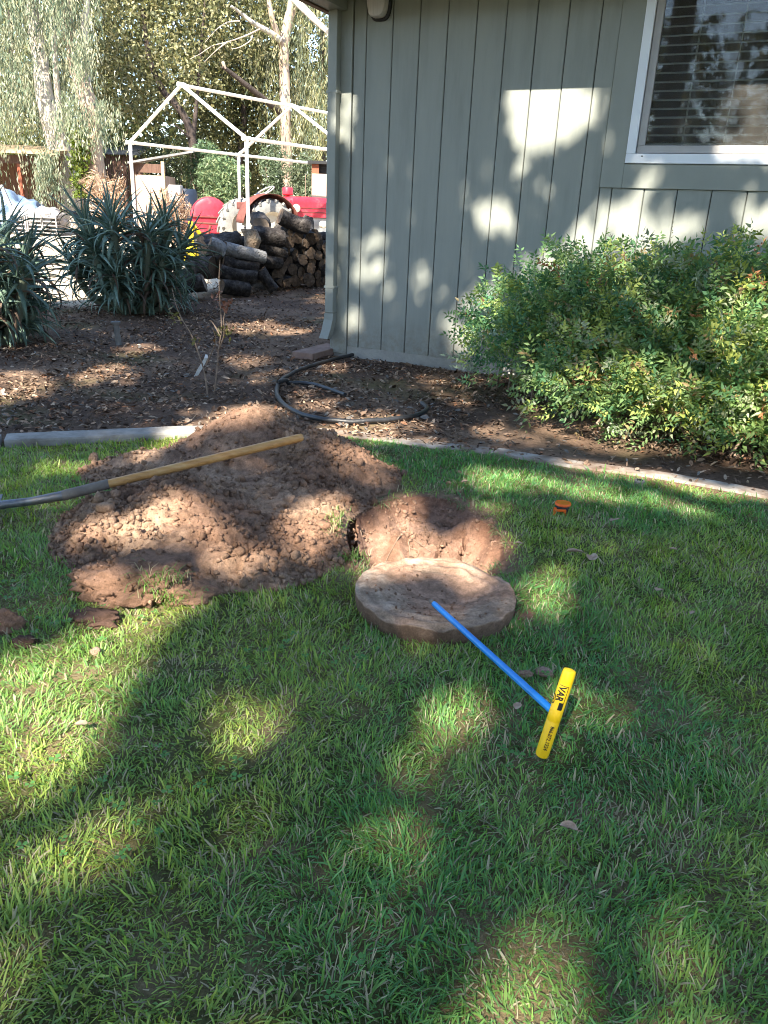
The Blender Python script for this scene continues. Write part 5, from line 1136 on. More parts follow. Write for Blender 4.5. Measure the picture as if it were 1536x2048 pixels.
# ---- red dome-topped implement left of the tractor
ic = at(419, 440, 18.2); IG = float(gz(0, 18.2)); cut = thing('round_implement', (ic[0], ic[1], IG), 'bright red round-topped steel implement standing left of the tractor', 'implement')
un = np.array([.25, -.97, 0]); un /= np.linalg.norm(un); ul = np.array([-un[1], un[0], 0])
if ul[0] < 0: ul = -ul
c = at(420, 434, 18.2); rr_ = .42; mb = MB(); V = [c+ul*math.cos(q)*rr_+ZZ*math.sin(q)*rr_*1.15 for q in np.linspace(0, math.pi, 25)]; mb.lathe(c, un, [(-.28, rr_*.9), (-.22, rr_), (.06, rr_), (.13, rr_*.93), (.16, rr_*.75), (.17, .001)], 26, (0, math.pi), ref=-ul if False else ul)
dome = mb.build('dome_cover', M['red'], cut, smooth=True)
if min((dome.matrix_world @ v.co).z for v in dome.data.vertices)+0 < c[2]-IG-.2: 
    for v in dome.data.vertices: v.co.z = 2*(c[2]-IG)-v.co.z
    dome.data.flip_normals()
mb = MB(); mb.box(c+un*.17+ZZ*.0, (rr_*2.02, .03, .022), (ul, un, ZZ)); mb.build('flange', M['rust'], cut)
mb = MB(); V = []
for (k, hw) in ((0, rr_*.98), (-.22, rr_*.85), (-.40, rr_*.45)): V += [c+ZZ*(k-.012)-ul*hw+un*.15, c+ZZ*(k-.012)+ul*hw+un*.15, c+ZZ*(k-.012)+ul*hw-un*.2, c+ZZ*(k-.012)-ul*hw-un*.2]
mb.add(V, [(i*4+j, i*4+(j+1) % 4, i*4+4+(j+1) % 4, i*4+4+j) for i in (0, 1) for j in range(4)]+[(8, 9, 10, 11)]); mb.build('lower_body', M['red'], cut)
mb = MB(); mb.box(c-ZZ*.6, (.12, .12, c[2]-IG-.35), (ul, un, ZZ)); mb.build('stand', M['grey_metal'], cut)
mb = MB(); a = c+un*.35-ul*.55-ZZ*.12; mb.tube([a, a+ul*1.25+ZZ*.0-ZZ*.03], .025, 8); mb.tube([a+ul*.55-ZZ*.05, a+ul*.35-ZZ*.55], .03, 8); mb.build('drawbar', M['rust'], cut)
# ---- yellow scraper behind the aloe
yc_ = at(399, 500, 13.4); YG = float(gz(0, 13.4)); ysc = thing('yellow_scraper', (yc_[0], yc_[1], YG), 'yellow steel scraper blade with upright frame between aloe and woodpile', 'implement')
mb = MB(); V = []; w2 = .29
for i in range(9):
    q = R(-40+80*i/8); V += [yc_+np.array([-w2*1.15, -.18*math.cos(q)+.1, .24*math.sin(q)-.04]), yc_+np.array([w2, -.18*math.cos(q)+.1, .24*math.sin(q)-.04])]
mb.add(V, [(2*i, 2*i+1, 2*i+3, 2*i+2) for i in range(8)]); o = mb.build('blade', M['yellow_paint'], ysc, smooth=True); s_ = o.modifiers.new('thick', 'SOLIDIFY'); s_.thickness = .02
fa, fb, fc_ = at(386, 450, 13.6), at(380, 492, 13.5), at(416, 494, 13.8)
mb = MB(); mb.box((fa+fb)/2, (.07, .05, np.linalg.norm(fa-fb)+.1)); mb.tube([fa, (fa+fc_)/2+ZZ*.02, fc_], .035, 8); mb.tube([fb, yc_+np.array([-.2, .12, .1])], .04, 8); mb.tube([fc_, yc_+np.array([.2, .12, .1])], .04, 8); mb.build('frame', M['yellow_paint'], ysc)
mb = MB(); mb.box((yc_[0], yc_[1]+.25, (YG+yc_[2])/2), (.5, .1, max(.1, yc_[2]-YG))); mb.build('support', M['grey_metal'], ysc)

# ---- sheds and clutter
def shedbox(mb, c0, c1, z0, z1, th=.05):
    c0 = np.array(c0); c1 = np.array(c1); d_ = c1-c0; L_ = np.linalg.norm(d_); d_ /= L_; n_ = np.array([-d_[1], d_[0]]); mb.box(((c0[0]+c1[0])/2, (c0[1]+c1[1])/2, (z0+z1)/2), (L_, th, z1-z0), (np.array([*d_, 0]), np.array([*n_, 0]), ZZ))
def boards(parent, a, b, z0, z1, n, mat, gap=.02, th=.025, name='board', lean=0.):
    a = np.array(a, float); b = np.array(b, float); d_ = b-a; L_ = np.linalg.norm(d_); d_ /= L_; n_ = np.array([-d_[1], d_[0]])
    for i in range(n):
        s0 = L_*i/n+gap/2; s1 = L_*(i+1)/n-gap/2; m_ = (s0+s1)/2; top = z1+random.uniform(-.05, .05); mb = MB(); mb.box((a[0]+d_[0]*m_, a[1]+d_[1]*m_, (z0+top)/2), (s1-s0, th, top-z0), (np.array([*d_, 0]), np.array([*n_, 0]), ZZ)); mb.build(name, mat, parent)
GB = .56
sA = at(-40, 330, 24.); sB = at(118, 330, 24.5)
sh1 = thing('lean_to_shed', ((sA[0]+sB[0])/2, 24.3, GB), 'dark open lean-to shed of old boards at the far left', 'shed')
zr = at(60, 320, 24.)[2]
boards(sh1, (sA[0]-1.5, 25.6), (sB[0], 25.8), GB-.1, zr+.15, 14, M['shedwood'])
for x in (-60, 38, 110):
    p = at(x, 330, 24.0); mb = MB(); mb.box((p[0], p[1], (GB+zr)/2), (.10, .10, zr-GB)); mb.build('post', M['shedwood'] if x != 38 else M['shedred'], sh1)
mb = MB(); mb.box(((sA[0]+sB[0])/2-.7, 23.95, zr+.0), (sB[0]-sA[0]+1.9, .06, .22)); mb.build('front_beam', M['shedwood'], sh1)
mb = MB(); mb.add([(sA[0]-1.8, 23.6, zr+.14), (sB[0]+.3, 23.6, zr+.14), (sB[0]+.3, 26., zr+.42), (sA[0]-1.8, 26., zr+.42), (sA[0]-1.8, 23.6, zr+.22), (sB[0]+.3, 23.6, zr+.22), (sB[0]+.3, 26., zr+.5), (sA[0]-1.8, 26., zr+.5)], [(0, 1, 2, 3)[::-1], (4, 5, 6, 7), (0, 1, 5, 4), (1, 2, 6, 5), (2, 3, 7, 6), (3, 0, 4, 7)]); mb.build('roof', M['straw'], sh1)
# fence boards right of the lean-to
fn = thing('board_fence', (at(130, 370, 25.5)[0], 25.5, GB), 'weathered brown board fence between lean-to and eucalyptus trunks', 'fence')
a = at(92, 360, 25.2); b = at(200, 360, 25.4); boards(fn, a[:2], b[:2], GB-.1, at(110, 318, 25.3)[2], 11, M['shedwood'], .05)
# tarp
tc_ = at(40, 400, 22.8); v = IV3.copy(); v = v*(1+1.2*fbm(v[:, 0]*2.2, v[:, 1]*2.2, v[:, 2]*2.2, 4, 160))[:, None]*np.array([.95, .6, .62])+np.array([tc_[0]-.25, 22.8, GB+.25])
tarp = mk('tarp_pile', v, IF3, M['tarp'], smooth=True); tag(tarp, 'blue and white tarp draped over a pile under the lean-to', 'tarp')
# white rubble/crates
for i, (x, y, w_, h_, lb) in enumerate(((52, 440, .50, .36, 'white lumpy sack pile in front of the lean-to'), (96, 434, .40, .34, 'second white sack nearer the eucalyptus trunks'))):
    p = at(x, y, 20.5); v = IV3.copy(); v = np.sign(v)*np.abs(v)**.8*(1+1.3*fbm(v[:, 0]*2.5+i*5, v[:, 1]*2.5, v[:, 2]*2.5, 4, 161))[:, None]*np.array([w_, .5, h_])+np.array([p[0], 20.5, p[2]-.12]); o = mk('white_sack', v, IF3, M['whitebox'], smooth=True); tag(o, lb, 'sack')
for i, x in enumerate((45, 78, 106)):
    p = at(x, 462, 20.1); cr_ = thing('wire_crate', (p[0], 20.1, GB), ['leftmost grey slatted crate below the white sacks', 'middle grey slatted crate below the white sacks', 'rightmost grey slatted crate below the white sacks'][i], 'crate', 'slatted crates below the sacks')
    for k in range(5):
        mb = MB(); mb.box((p[0], 20.1, GB-.02+.09*k), (.40, .35, .03)); mb.build('slat', M['whitebox'], cr_)
    for s in (-.18, .18):
        mb = MB(); mb.box((p[0]+s, 20.1-.19, GB+.18), (.03, .02, .42)); mb.build('upright', M['whitebox'], cr_)
# plank leaning at far left
a, b = at(2, 370, 21.), at(22, 415, 21.); mb = MB(); mb.tube([b, a], .05, 6); tag(mb.build('leaning_post', M['whitebox'], None), 'pale post leaning against the tarp at the left edge', 'post')
# corrugated roof shed
p0_, p1_ = at(200, 305, 27.), at(293, 305, 27.5); c_ = thing('metal_roof_shed', ((p0_[0]+p1_[0])/2, 27.2, GB), 'low shed with grey corrugated metal roof behind the trunks', 'shed')
zt, zl = at(200, 288, 27.)[2], at(200, 308, 27.)[2]; mb = MB(); n = 60; V = []
for i in range(n+1):
    x = p0_[0]+(p1_[0]-p0_[0])*i/n; dz_ = .02*math.cos(i*math.pi); V += [(x, 26.8, zl+dz_), (x, 28.2, zt+.1+dz_)]
mb.add(V, [(2*i, 2*i+2, 2*i+3, 2*i+1) for i in range(n)]); mb.build('roof', M['corr'], c_); boards(c_, (p0_[0], 27.), (p1_[0], 27.), GB-.1, zl-.03, 8, M['shedwood'])
# tan plywood coop with sloping roof
q0, q1 = at(262, 345, 22.5), at(330, 345, 22.5); cp = thing('plywood_coop', ((q0[0]+q1[0])/2, 22.7, GB), 'tan plywood coop with pale sloping roof behind the aloe', 'shed'); zc = at(300, 322, 22.5)[2]
mb = MB(); mb.box(((q0[0]+q1[0])/2, 23., (GB+zc-.35)/2), (q1[0]-q0[0], 1.0, zc-.35-GB)); mb.build('wall', M['shedtan'], cp)
mb = MB(); mb.box(((q0[0]+q1[0])/2, 22.52, zc-.18), (q1[0]-q0[0], .04, .22)); mb.build('dark_vent', M['shedwood'], cp)
for x in (q0[0]+.04, q1[0]-.04): mb = MB(); mb.box((x, 22.46, (GB+zc)/2), (.08, .07, zc-GB)); mb.build('post', M['ply'], cp)
ra, rb = at(255, 327, 22.2), at(386, 305, 23.2); mb = MB(); V = [ra, rb, rb+np.array([.1, .9, .12]), ra+np.array([0, 1.4, .1])]; mb.add([*V, *[v_+ZZ*.05 for v_ in V]], [(3, 2, 1, 0), (4, 5, 6, 7), (0, 1, 5, 4), (1, 2, 6, 5), (2, 3, 7, 6), (3, 0, 4, 7)]); mb.build('roof', M['whitebox'], cp)
# dark blue barrel
p = at(371, 385, 20.5); brl = thing('barrel', (p[0], 20.5, GB), 'dark blue plastic barrel in shade left of the red implement', 'barrel'); zt = at(371, 376, 20.5)[2]
mb = MB(); mb.lathe((p[0], 20.5, GB-.02), ZZ, [(0, .001), (0, .25), (.15, .28), ((zt-GB)*.5, .29), (zt-GB-.06, .28), (zt-GB, .25), (zt-GB-.02, .22), (zt-GB-.02, .001)], 20); mb.build('body', M['darkblue'], brl, smooth=True)
p = at(352, 385, 20.2); mb = MB(); zt = at(352, 370, 20.2)[2]; mb.box((p[0], 20.2, (GB+zt)/2), (.30, .3, zt-GB), None, .03); tag(mb.build('white_tub', M['whitebox'], None), 'white plastic tub next to the dark blue barrel', 'tub')
# brown shed at right and pallet
e0, e1 = at(622, 380, 21.), at(700, 380, 21.4); sh2 = thing('plywood_shed', ((e0[0]+e1[0])/2, 21.2, GB), 'brown plywood shed with black flat roof beside the house corner', 'shed'); zt, zm = at(640, 328, 21.)[2], at(640, 347, 21.)[2]
mb = MB(); mb.box(((e0[0]+e1[0])/2, 21.6, (GB+zm)/2), (e1[0]-e0[0], .9, zm-GB)); mb.build('wall', M['shedtan'], sh2)
mb = MB(); mb.box(((e0[0]+e1[0])/2, 21.7, (zm+zt)/2), (e1[0]-e0[0]-.06, .8, zt-zm-.02)); mb.build('opening_shade_block', M['black'], sh2)  # solid black block painted in for the shade inside the shed's open top
mb = MB(); mb.box((e0[0]+.09, 21.17, (zm+zt)/2), (.18, .04, zt-zm)); mb.build('red_post', M['shedred'], sh2)
mb = MB(); mb.box(((e0[0]+e1[0])/2, 21.6, zt+.04), (e1[0]-e0[0]+.2, 1.1, .07)); mb.build('roof', M['black'], sh2)
pl = at(645, 425, 19.8); pal = thing('pallet', (pl[0], 19.8, float(gz(0, 19.8))), 'pale yellow wooden pallet crate in front of the tractor nose', 'pallet'); zg = float(gz(0, 19.8))
zt = at(645, 408, 19.8)[2]
for k in range(7):
    z = zt-.03-k*(zt-zg)/7; mb = MB(); mb.box((pl[0]+.05, 19.8, z-.02), (.62, .5, .085)); mb.build('plank', M['ply'], pal)
for s in (-.28, .05, .36): mb = MB(); mb.box((pl[0]+s, 19.53, (zt+zg)/2), (.05, .04, zt-zg)); mb.build('upright', M['ply'], pal)

# ================================================================== TREES
def leaves_mesh(name, P, A, B_, C, parent, mat='leaf', kind='stuff'):
    """P centres, A half long axis vectors, B half wide vectors"""
    V = np.stack([P-A, P+B_*.9-A*.1, P+A, P-B_*.9-A*.1], 1); n = len(P); Q = np.arange(n*4).reshape(n, 4)
    o = mk(name, V.reshape(-1, 3), Q, M[mat], parent, org=None if parent is not None else np.zeros(3), col=np.repeat(C, 4, 0)); tag(o, kind=kind); return o
def unit(v): return v/np.linalg.norm(v, axis=-1, keepdims=True)
def palette(r, n, cols, wts): return np.array(cols)[r.choice(len(cols), n, p=np.array(wts)/sum(wts))]*r.uniform(.72, 1.28, (n, 1))
OLIVE = [(.14, .15, .065), (.21, .205, .095), (.30, .28, .145), (.38, .345, .20), (.08, .09, .05)]
GREYG = [(.14, .18, .115), (.22, .25, .16), (.32, .33, .22), (.08, .12, .085), (.40, .385, .26)]
DARKG = [(.05, .06, .03), (.085, .095, .04), (.14, .135, .06), (.20, .18, .08)]
def hanging(r, anchors, per, Lr, Ls, Ws, cols, wts, drift=.12):
    """drooping strands of narrow leaves"""
    n = len(anchors); sl = r.uniform(*Lr, n); dr = r.normal(0, drift, (n, 2)); t = (np.arange(per)+.5)/per
    P = anchors[:, None, :]+np.stack([dr[:, None, 0]*t[None]*sl[:, None]*2.2, dr[:, None, 1]*t[None]*sl[:, None]*2.2, -sl[:, None]*t[None]**1.15], -1)+r.normal(0, .05, (n, per, 3))
    P = P.reshape(-1, 3); m_ = len(P); A = unit(np.stack([r.normal(0, .32, m_), r.normal(0, .32, m_), -np.ones(m_)], -1))*r.uniform(*Ls, (m_, 1))/2; Bv = unit(np.cross(A, r.normal(0, 1, (m_, 3))))*r.uniform(*Ws, (m_, 1))/2
    c = np.repeat(palette(r, n, cols, wts), per, 0)*r.uniform(.8, 1.2, (m_, 1)); return P, A, Bv, c
def blob_pts(r, n, ells, shell=.35):
    k = r.choice(len(ells), n, p=np.array([e[1][0]*e[1][2] for e in ells])/sum(e[1][0]*e[1][2] for e in ells)); c = np.array([e[0] for e in ells])[k]; rad = np.array([e[1] for e in ells])[k]
    d = unit(r.normal(0, 1, (n, 3))); q = r.uniform(shell, 1, (n, 1))**.6; P = c+d*rad*q; P = P+.5*np.stack([fbm(P[:, 0]*.9, P[:, 1]*.9, P[:, 2]*.9, 2, s) for s in (171, 172, 173)], -1)*2; return P
def randleaves(r, P, Ls, Ws, cols, wts):
    n = len(P); A = unit(r.normal(0, 1, (n, 3))+np.array([0, 0, -.2]))*r.uniform(*Ls, (n, 1))/2; Bv = unit(np.cross(A, r.normal(0, 1, (n, 3))))*r.uniform(*Ws, (n, 1))/2
    cl = fbm(P[:, 0]*.9, P[:, 1]*.9, P[:, 2]*.9, 3, 175); c = palette(r, n, cols, wts)*(1+1.0*cl)[:, None]; return P, A, Bv, c
def limb(parent, P, r0, r1, mat, name='limb', k=6): 
    Q = smoothpath(P, k); mb = MB(); mb.tube(Q, list(np.linspace(r0, r1, len(Q))), 10, jit=.05); return mb.build(name, M[mat], parent, smooth=True)
rt = np.random.default_rng(31)
# left weeping eucalyptus, two stems
Yt = 24.6; p = at(140, 412, Yt); ea = thing('weeping_eucalyptus', (p[0], Yt, GB), 'weeping eucalyptus at far left with pale trunk and hanging grey-green curtains', 'tree')
limb(ea, [np.array([p[0]+.1, Yt, GB-.2]), at(140, 380, Yt), at(126, 320, Yt), at(108, 265, Yt), at(92, 205, Yt), at(80, 120, Yt+.2), at(60, 0, Yt+.4), at(40, -160, Yt+.6)], .38, .15, 'pale_bark', 'trunk')
limb(ea, [at(128, 330, Yt), at(122, 250, Yt-.2), at(112, 150, Yt-.3), at(105, 20, Yt-.3)], .12, .06, 'pale_bark')
anc = np.array([at(x, y, Yt+(rt.uniform(.4, 1.6) if (x > 55 and y > 70) else rt.uniform(-2.2, 1.2))) for x, y in zip(rt.uniform(-170, 140, 1700), rt.uniform(-330, 235, 1700))])
anc2 = np.array([at(x, y, Yt-1.0+rt.uniform(-.6, .6)) for x, y in zip(rt.normal(88, 14, 90), rt.uniform(285, 330, 90))])
leaves_mesh('crown', *hanging(rt, np.concatenate([anc, anc2*np.array([1, 1, .97])]), 20, (.5, 2.0), (.10, .20), (.022, .042), GREYG, [3, 4, 3, 2, 2]), ea)
Yt = 23.9; p = at(192, 410, Yt); eb = thing('eucalyptus', (p[0], Yt, GB), 'eucalyptus with bare pinkish leaning trunk right of the weeping one', 'tree')
limb(eb, [np.array([p[0]+.12, Yt, GB-.2]), at(196, 385, Yt), at(188, 330, Yt), at(184, 270, Yt), at(178, 210, Yt), at(158, 150, Yt), at(145, 90, Yt), at(133, 40, Yt), at(120, -60, Yt), at(100, -200, Yt)], .34, .11, 'euc_bark', 'trunk')
limb(eb, [at(176, 200, Yt), at(168, 110, Yt+.3), at(172, 20, Yt+.4), at(180, -100, Yt+.5)], .14, .07, 'pale_bark')
anc = np.array([at(x, y, Yt-.6+rt.uniform(-.8, .5)) for x, y in zip(np.concatenate([rt.normal(162, 12, 90), rt.normal(135, 18, 80), rt.normal(195, 20, 70), rt.normal(120, 40, 260)]), np.concatenate([rt.uniform(60, 120, 90), rt.uniform(180, 240, 80), rt.uniform(195, 240, 70), rt.uniform(-200, 30, 260)]))])
leaves_mesh('crown', *hanging(rt, anc, 16, (.4, 1.3), (.10, .18), (.022, .042), GREYG, [3, 4, 4, 1, 2]), eb)
vine = np.array([at(x, y, Yt-.42+rt.uniform(-.15, .15)) for x, y in zip(rt.normal(160, 10, 900), rt.uniform(255, 395, 900))]); vp = thing('trunk_vine', (at(160, 390, 23.5)[0], 23.5, GB), 'bright yellow-green vine growing between the two eucalyptus trunks', 'vine'); leaves_mesh('foliage', *randleaves(rt, vine, (.09, .16), (.06, .11), [(.15, .20, .04), (.22, .25, .05), (.09, .13, .03)], [3, 2, 2]), vp)
mb = MB(); mb.tube([np.array([ORG[vp.name][0], 23.52, GB-.1]), at(158, 330, 23.55), at(163, 260, 23.55)], .03, 6); mb.build('stem', M['twig'], vp)
# right eucalyptus
Yt = 27.5; p = at(573, 400, Yt); ec = thing('tall_eucalyptus', (p[0], Yt, GB), 'tall eucalyptus with straight tan trunk behind the tractor', 'tree')
limb(ec, [np.array([p[0], Yt, GB-.2]), at(575, 380, Yt), at(573, 300, Yt), at(571, 230, Yt), at(569, 150, Yt), at(568, 90, Yt), at(577, 40, Yt), at(585, 0, Yt), at(590, -150, Yt)], .20, .13, 'euc_bark', 'trunk')
limb(ec, [at(568, 100, Yt), at(556, 70, Yt-.2), at(545, 40, Yt-.4), at(538, 0, Yt-.5), at(530, -70, Yt-.6)], .11, .06, 'euc_bark')
limb(ec, [at(560, 80, Yt-.2), at(535, 62, Yt-.5), at(505, 45, Yt-.8), at(480, 25, Yt-1.), at(462, 12, Yt-1.2)], .10, .035, 'pale_bark')
limb(ec, [at(566, 228, Yt), at(540, 208, Yt-.4), at(505, 180, Yt-.9), at(470, 152, Yt-1.3), at(445, 133, Yt-1.6)], .11, .055, 'dark_bark')
limb(ec, [at(450, 137, Yt-1.55), at(447, 128, Yt-1.6), at(445, 124, Yt-1.6)], .055, .05, 'euc_bark')
limb(ec, [at(585, -5, Yt), at(610, 20, Yt-.5), at(635, 45, Yt-.9), at(655, 63, Yt-1.2)], .13, .07, 'pale_bark')
for st in ([(520, 58), (490, 72), (455, 84), (425, 92), (400, 108), (380, 118)], [(455, 84), (440, 95), (425, 108), (408, 125)], [(505, 70), (500, 82), (478, 95), (462, 98)], [(480, 42), (455, 45), (432, 60), (410, 85)]):
    limb(ec, [at(x, y, Yt-1.4) for x, y in st], .022, .007, 'pale_bark', 'dead_twig')
xa = np.concatenate([rt.uniform(500, 720, 620), rt.normal(610, 40, 300)]); ya = np.concatenate([rt.uniform(-260, 190, 620), rt.uniform(120, 290, 300)])
kp = ~((np.hypot((xa-628)/14, (ya-60)/40) < 1) | ((np.abs(xa-572) < 12) & (ya > 120))); anc = np.array([at(x, y, Yt+rt.uniform(-.6, 2.4)) for x, y in zip(xa[kp], ya[kp])])
leaves_mesh('crown', *hanging(rt, anc, 18, (.4, 1.6), (.12, .22), (.024, .045), OLIVE+GREYG[:3], [3, 4, 4, 3, 2, 3, 3, 3]), ec)
# oaks in the middle: dark forked trunks
def oak(px, Yb, stems, ells, label, n, cols, wts, seed):
    r = np.random.default_rng(seed); p = at(px, 400, Yb); t_ = thing('oak_tree', (p[0], Yb, GB), label, 'tree', 'oaks behind the shelter frame')
    for st, r0 in stems: limb(t_, [np.array([at(st[0][0], 400, Yb)[0], Yb, GB-.2])]+[at(x, y, Yb+dy) for x, y, dy in st], r0, r0*.4, 'dark_bark', 'trunk' if r0 > .1 else 'limb')
    E_ = [(tuple(at(x, y, Yb+dy)), (a, b, c)) for x, y, dy, a, b, c in ells]; P = blob_pts(r, n, E_); leaves_mesh('crown', *randleaves(r, P, (.10, .17), (.05, .10), cols, wts), t_); return t_
oak(395, 26.5, [([(390, 345, 0), (386, 290, 0), (372, 240, 0), (348, 205, 0), (325, 180, .2), (300, 120, .4), (285, 20, .6)], .16), ([(386, 300, 0), (390, 240, .1), (394, 190, .2), (400, 120, .3), (410, 0, .5)], .09), ([(388, 300, 0), (372, 270, -.2), (350, 250, -.3)], .05)],
    [(300, 80, .5, 2.6, 1.6, 2.4), (420, 30, .8, 2.2, 1.6, 2.0), (250, 170, .6, 1.4, 1.2, 1.4), (360, -120, 1., 2.8, 1.8, 2.2), (230, 10, .8, 1.8, 1.2, 2.2)], 'dark forked oak behind the front gable of the frame', 20000, OLIVE, [3, 4, 3, 2, 3], 41)
oak(470, 29.5, [([(478, 350, 0), (482, 300, 0), (488, 220, 0), (480, 100, .2), (470, -40, .4)], .15), ([(480, 300, 0), (460, 220, .2), (440, 140, .3)], .07)],
    [(450, 200, .3, 1.6, 1.2, 2.0), (500, 80, .6, 1.8, 1.4, 2.4), (430, 300, .0, 1.2, .9, 1.2), (520, 280, .4, 1.0, .9, 1.6)], 'shadowy oak between the two gables of the frame', 15000, DARKG+[(.16, .16, .06)], [3, 4, 3, 2, 2], 42)
oak(640, 30.5, [([(645, 330, 0), (640, 200, 0), (648, 40, 0)], .15)], [(640, 230, .2, 1.5, 1., 2.4), (700, 60, .4, 2., 1.2, 3.), (600, 320, 0, 1., .8, 1.)], 'olive green oak just left of the house corner', 7000, OLIVE, [3, 4, 4, 2, 2], 43)
oak(40, 30., [([(40, 330, 0), (30, 200, 0), (20, 20, 0)], .2)], [(30, 250, .2, 2.2, 1.2, 2.0), (-60, 100, .4, 3., 1.4, 3.), (120, 60, .6, 2.2, 1.2, 3.)], 'broad oak behind the weeping eucalyptus', 9000, OLIVE+[(.2, .22, .08)], [3, 4, 4, 3, 2, 3], 44)
# bushes in front of the wood
def bush(px, py, Yb, rx, rz, n, cols, wts, label, cat='bush', seed=0, Ls=(.09, .16), Ws=(.03, .06)):
    r = np.random.default_rng(seed); c = at(px, py, Yb); g0 = float(gz(0, Yb)); t_ = thing('yard_bush', (c[0], Yb, g0), label, cat, 'bushes at the back of the yard'); P = blob_pts(r, n, [((c[0], Yb, c[2]), (rx, rx*.7, rz)), ((c[0], Yb, (c[2]+g0)/2), (rx*.8, rx*.5, (c[2]-g0)/2+.2))], .2); P = P[P[:, 2] > g0]
    leaves_mesh('foliage', *randleaves(r, P, Ls, Ws, cols, wts), t_)
    for k in range(4): mb = MB(); mb.tube([np.array([c[0]+r.normal(0, .1), Yb, g0-.05]), np.array([c[0]+r.normal(0, rx*.4), Yb+r.normal(0, .2), c[2]])], [.03, .01], 6); mb.build('stem', M['twig'], t_)
    return t_
bush(438, 360, 23., .60, .62, 5200, [(.12, .18, .09), (.18, .24, .12), (.26, .30, .15), (.08, .12, .06)], [3, 3, 2, 2], 'pale sunlit willowy bush behind the red implement', seed=51)
bush(405, 340, 23.8, .55, .65, 3600, [(.07, .12, .06), (.11, .16, .08), (.15, .2, .1)], [3, 3, 2], 'deeper green bush just left of the pale willowy one', seed=52)
bush(545, 335, 26., .5, .8, 3200, [(.12, .16, .09), (.17, .2, .12), (.09, .12, .07)], [3, 2, 2], 'grey-green bush left of the tall tan trunk', seed=53)
bush(612, 350, 25.5, .55, .7, 3200, [(.14, .17, .1), (.2, .22, .13), (.1, .13, .07)], [3, 2, 2], 'light green bush right of the tall tan trunk', seed=54)
bush(230, 260, 28., 1.2, 1.1, 5000, [(.12, .17, .05), (.17, .21, .07), (.08, .11, .04), (.28, .18, .10)], [3, 3, 3, .4], 'leafy green bush above the corrugated roof', seed=55)
bush(20, 300, 27.5, 1.0, .6, 3600, [(.2, .22, .05), (.26, .27, .08), (.13, .15, .04)], [3, 2, 2], 'yellow-green bush above the lean-to roof', seed=56)
bush(345, 325, 27., 1.0, 1.0, 4200, [(.06, .08, .04), (.10, .12, .05), (.04, .05, .03)], [3, 2, 3], 'dark green bush behind the plywood coop', seed=57)
DRY = [(.40, .28, .19), (.52, .38, .27), (.30, .19, .12)]
bush(345, 415, 19.0, .55, .38, 2200, DRY, [3, 2, 2], 'dry tan weeds between the aloe and the red implement', 'weeds', 58, (.10, .24), (.015, .04))
bush(215, 375, 20.5, .65, .40, 2000, DRY, [3, 2, 2], 'dry straw-coloured weeds at the foot of the eucalyptus', 'weeds', 59, (.10, .24), (.015, .04))
# far wood: reads as one mass
n = 78000; X = rng.uniform(-27, 6, n); Yw = rng.uniform(33, 40, n); Zw = rng.uniform(.3, 13.5, n)
ok = (fbm(X*.55, Yw*.3, Zw*.55, 4, 180) > -.20) ; qx, qy, _ = proj(np.stack([X, Yw, Zw], -1)); ok &= ~(np.hypot((qx-627)/13, (qy-92)/34) < 1) & ~((np.hypot((qx-655)/16, (qy-25)/30) < 1))
P = np.stack([X, Yw, Zw], -1)[ok]; far = leaves_mesh('far_wood', *randleaves(rng, P, (.26, .46), (.12, .24), OLIVE+DARKG, [2, 3, 2, 1, 2, 3, 3, 2, 1]), None); tag(far, 'far-off wood of mixed trees closing the view', kind='stuff')

# wood behind the viewpoint (mirrored in the window, closes the garden)
n = 26000; ang = rng.uniform(R(-80), R(80), n); rad_ = rng.uniform(17, 22, n); X = np.sin(ang)*rad_*1.3; Yw = -np.cos(ang)*rad_; Zw = 8.0*rng.uniform(0, 1, n)**.9
ok = fbm(X*.35, Yw*.35, Zw*.4, 4, 182) > -.14-.10*(Zw < 6); P = np.stack([X, Yw, Zw], -1)[ok]
rw = leaves_mesh('rear_wood', *randleaves(rng, P, (.35, .7), (.2, .36), DARKG, [3, 3, 2, 1]), None); tag(rw, 'wood of mixed trees behind the viewpoint', kind='stuff')
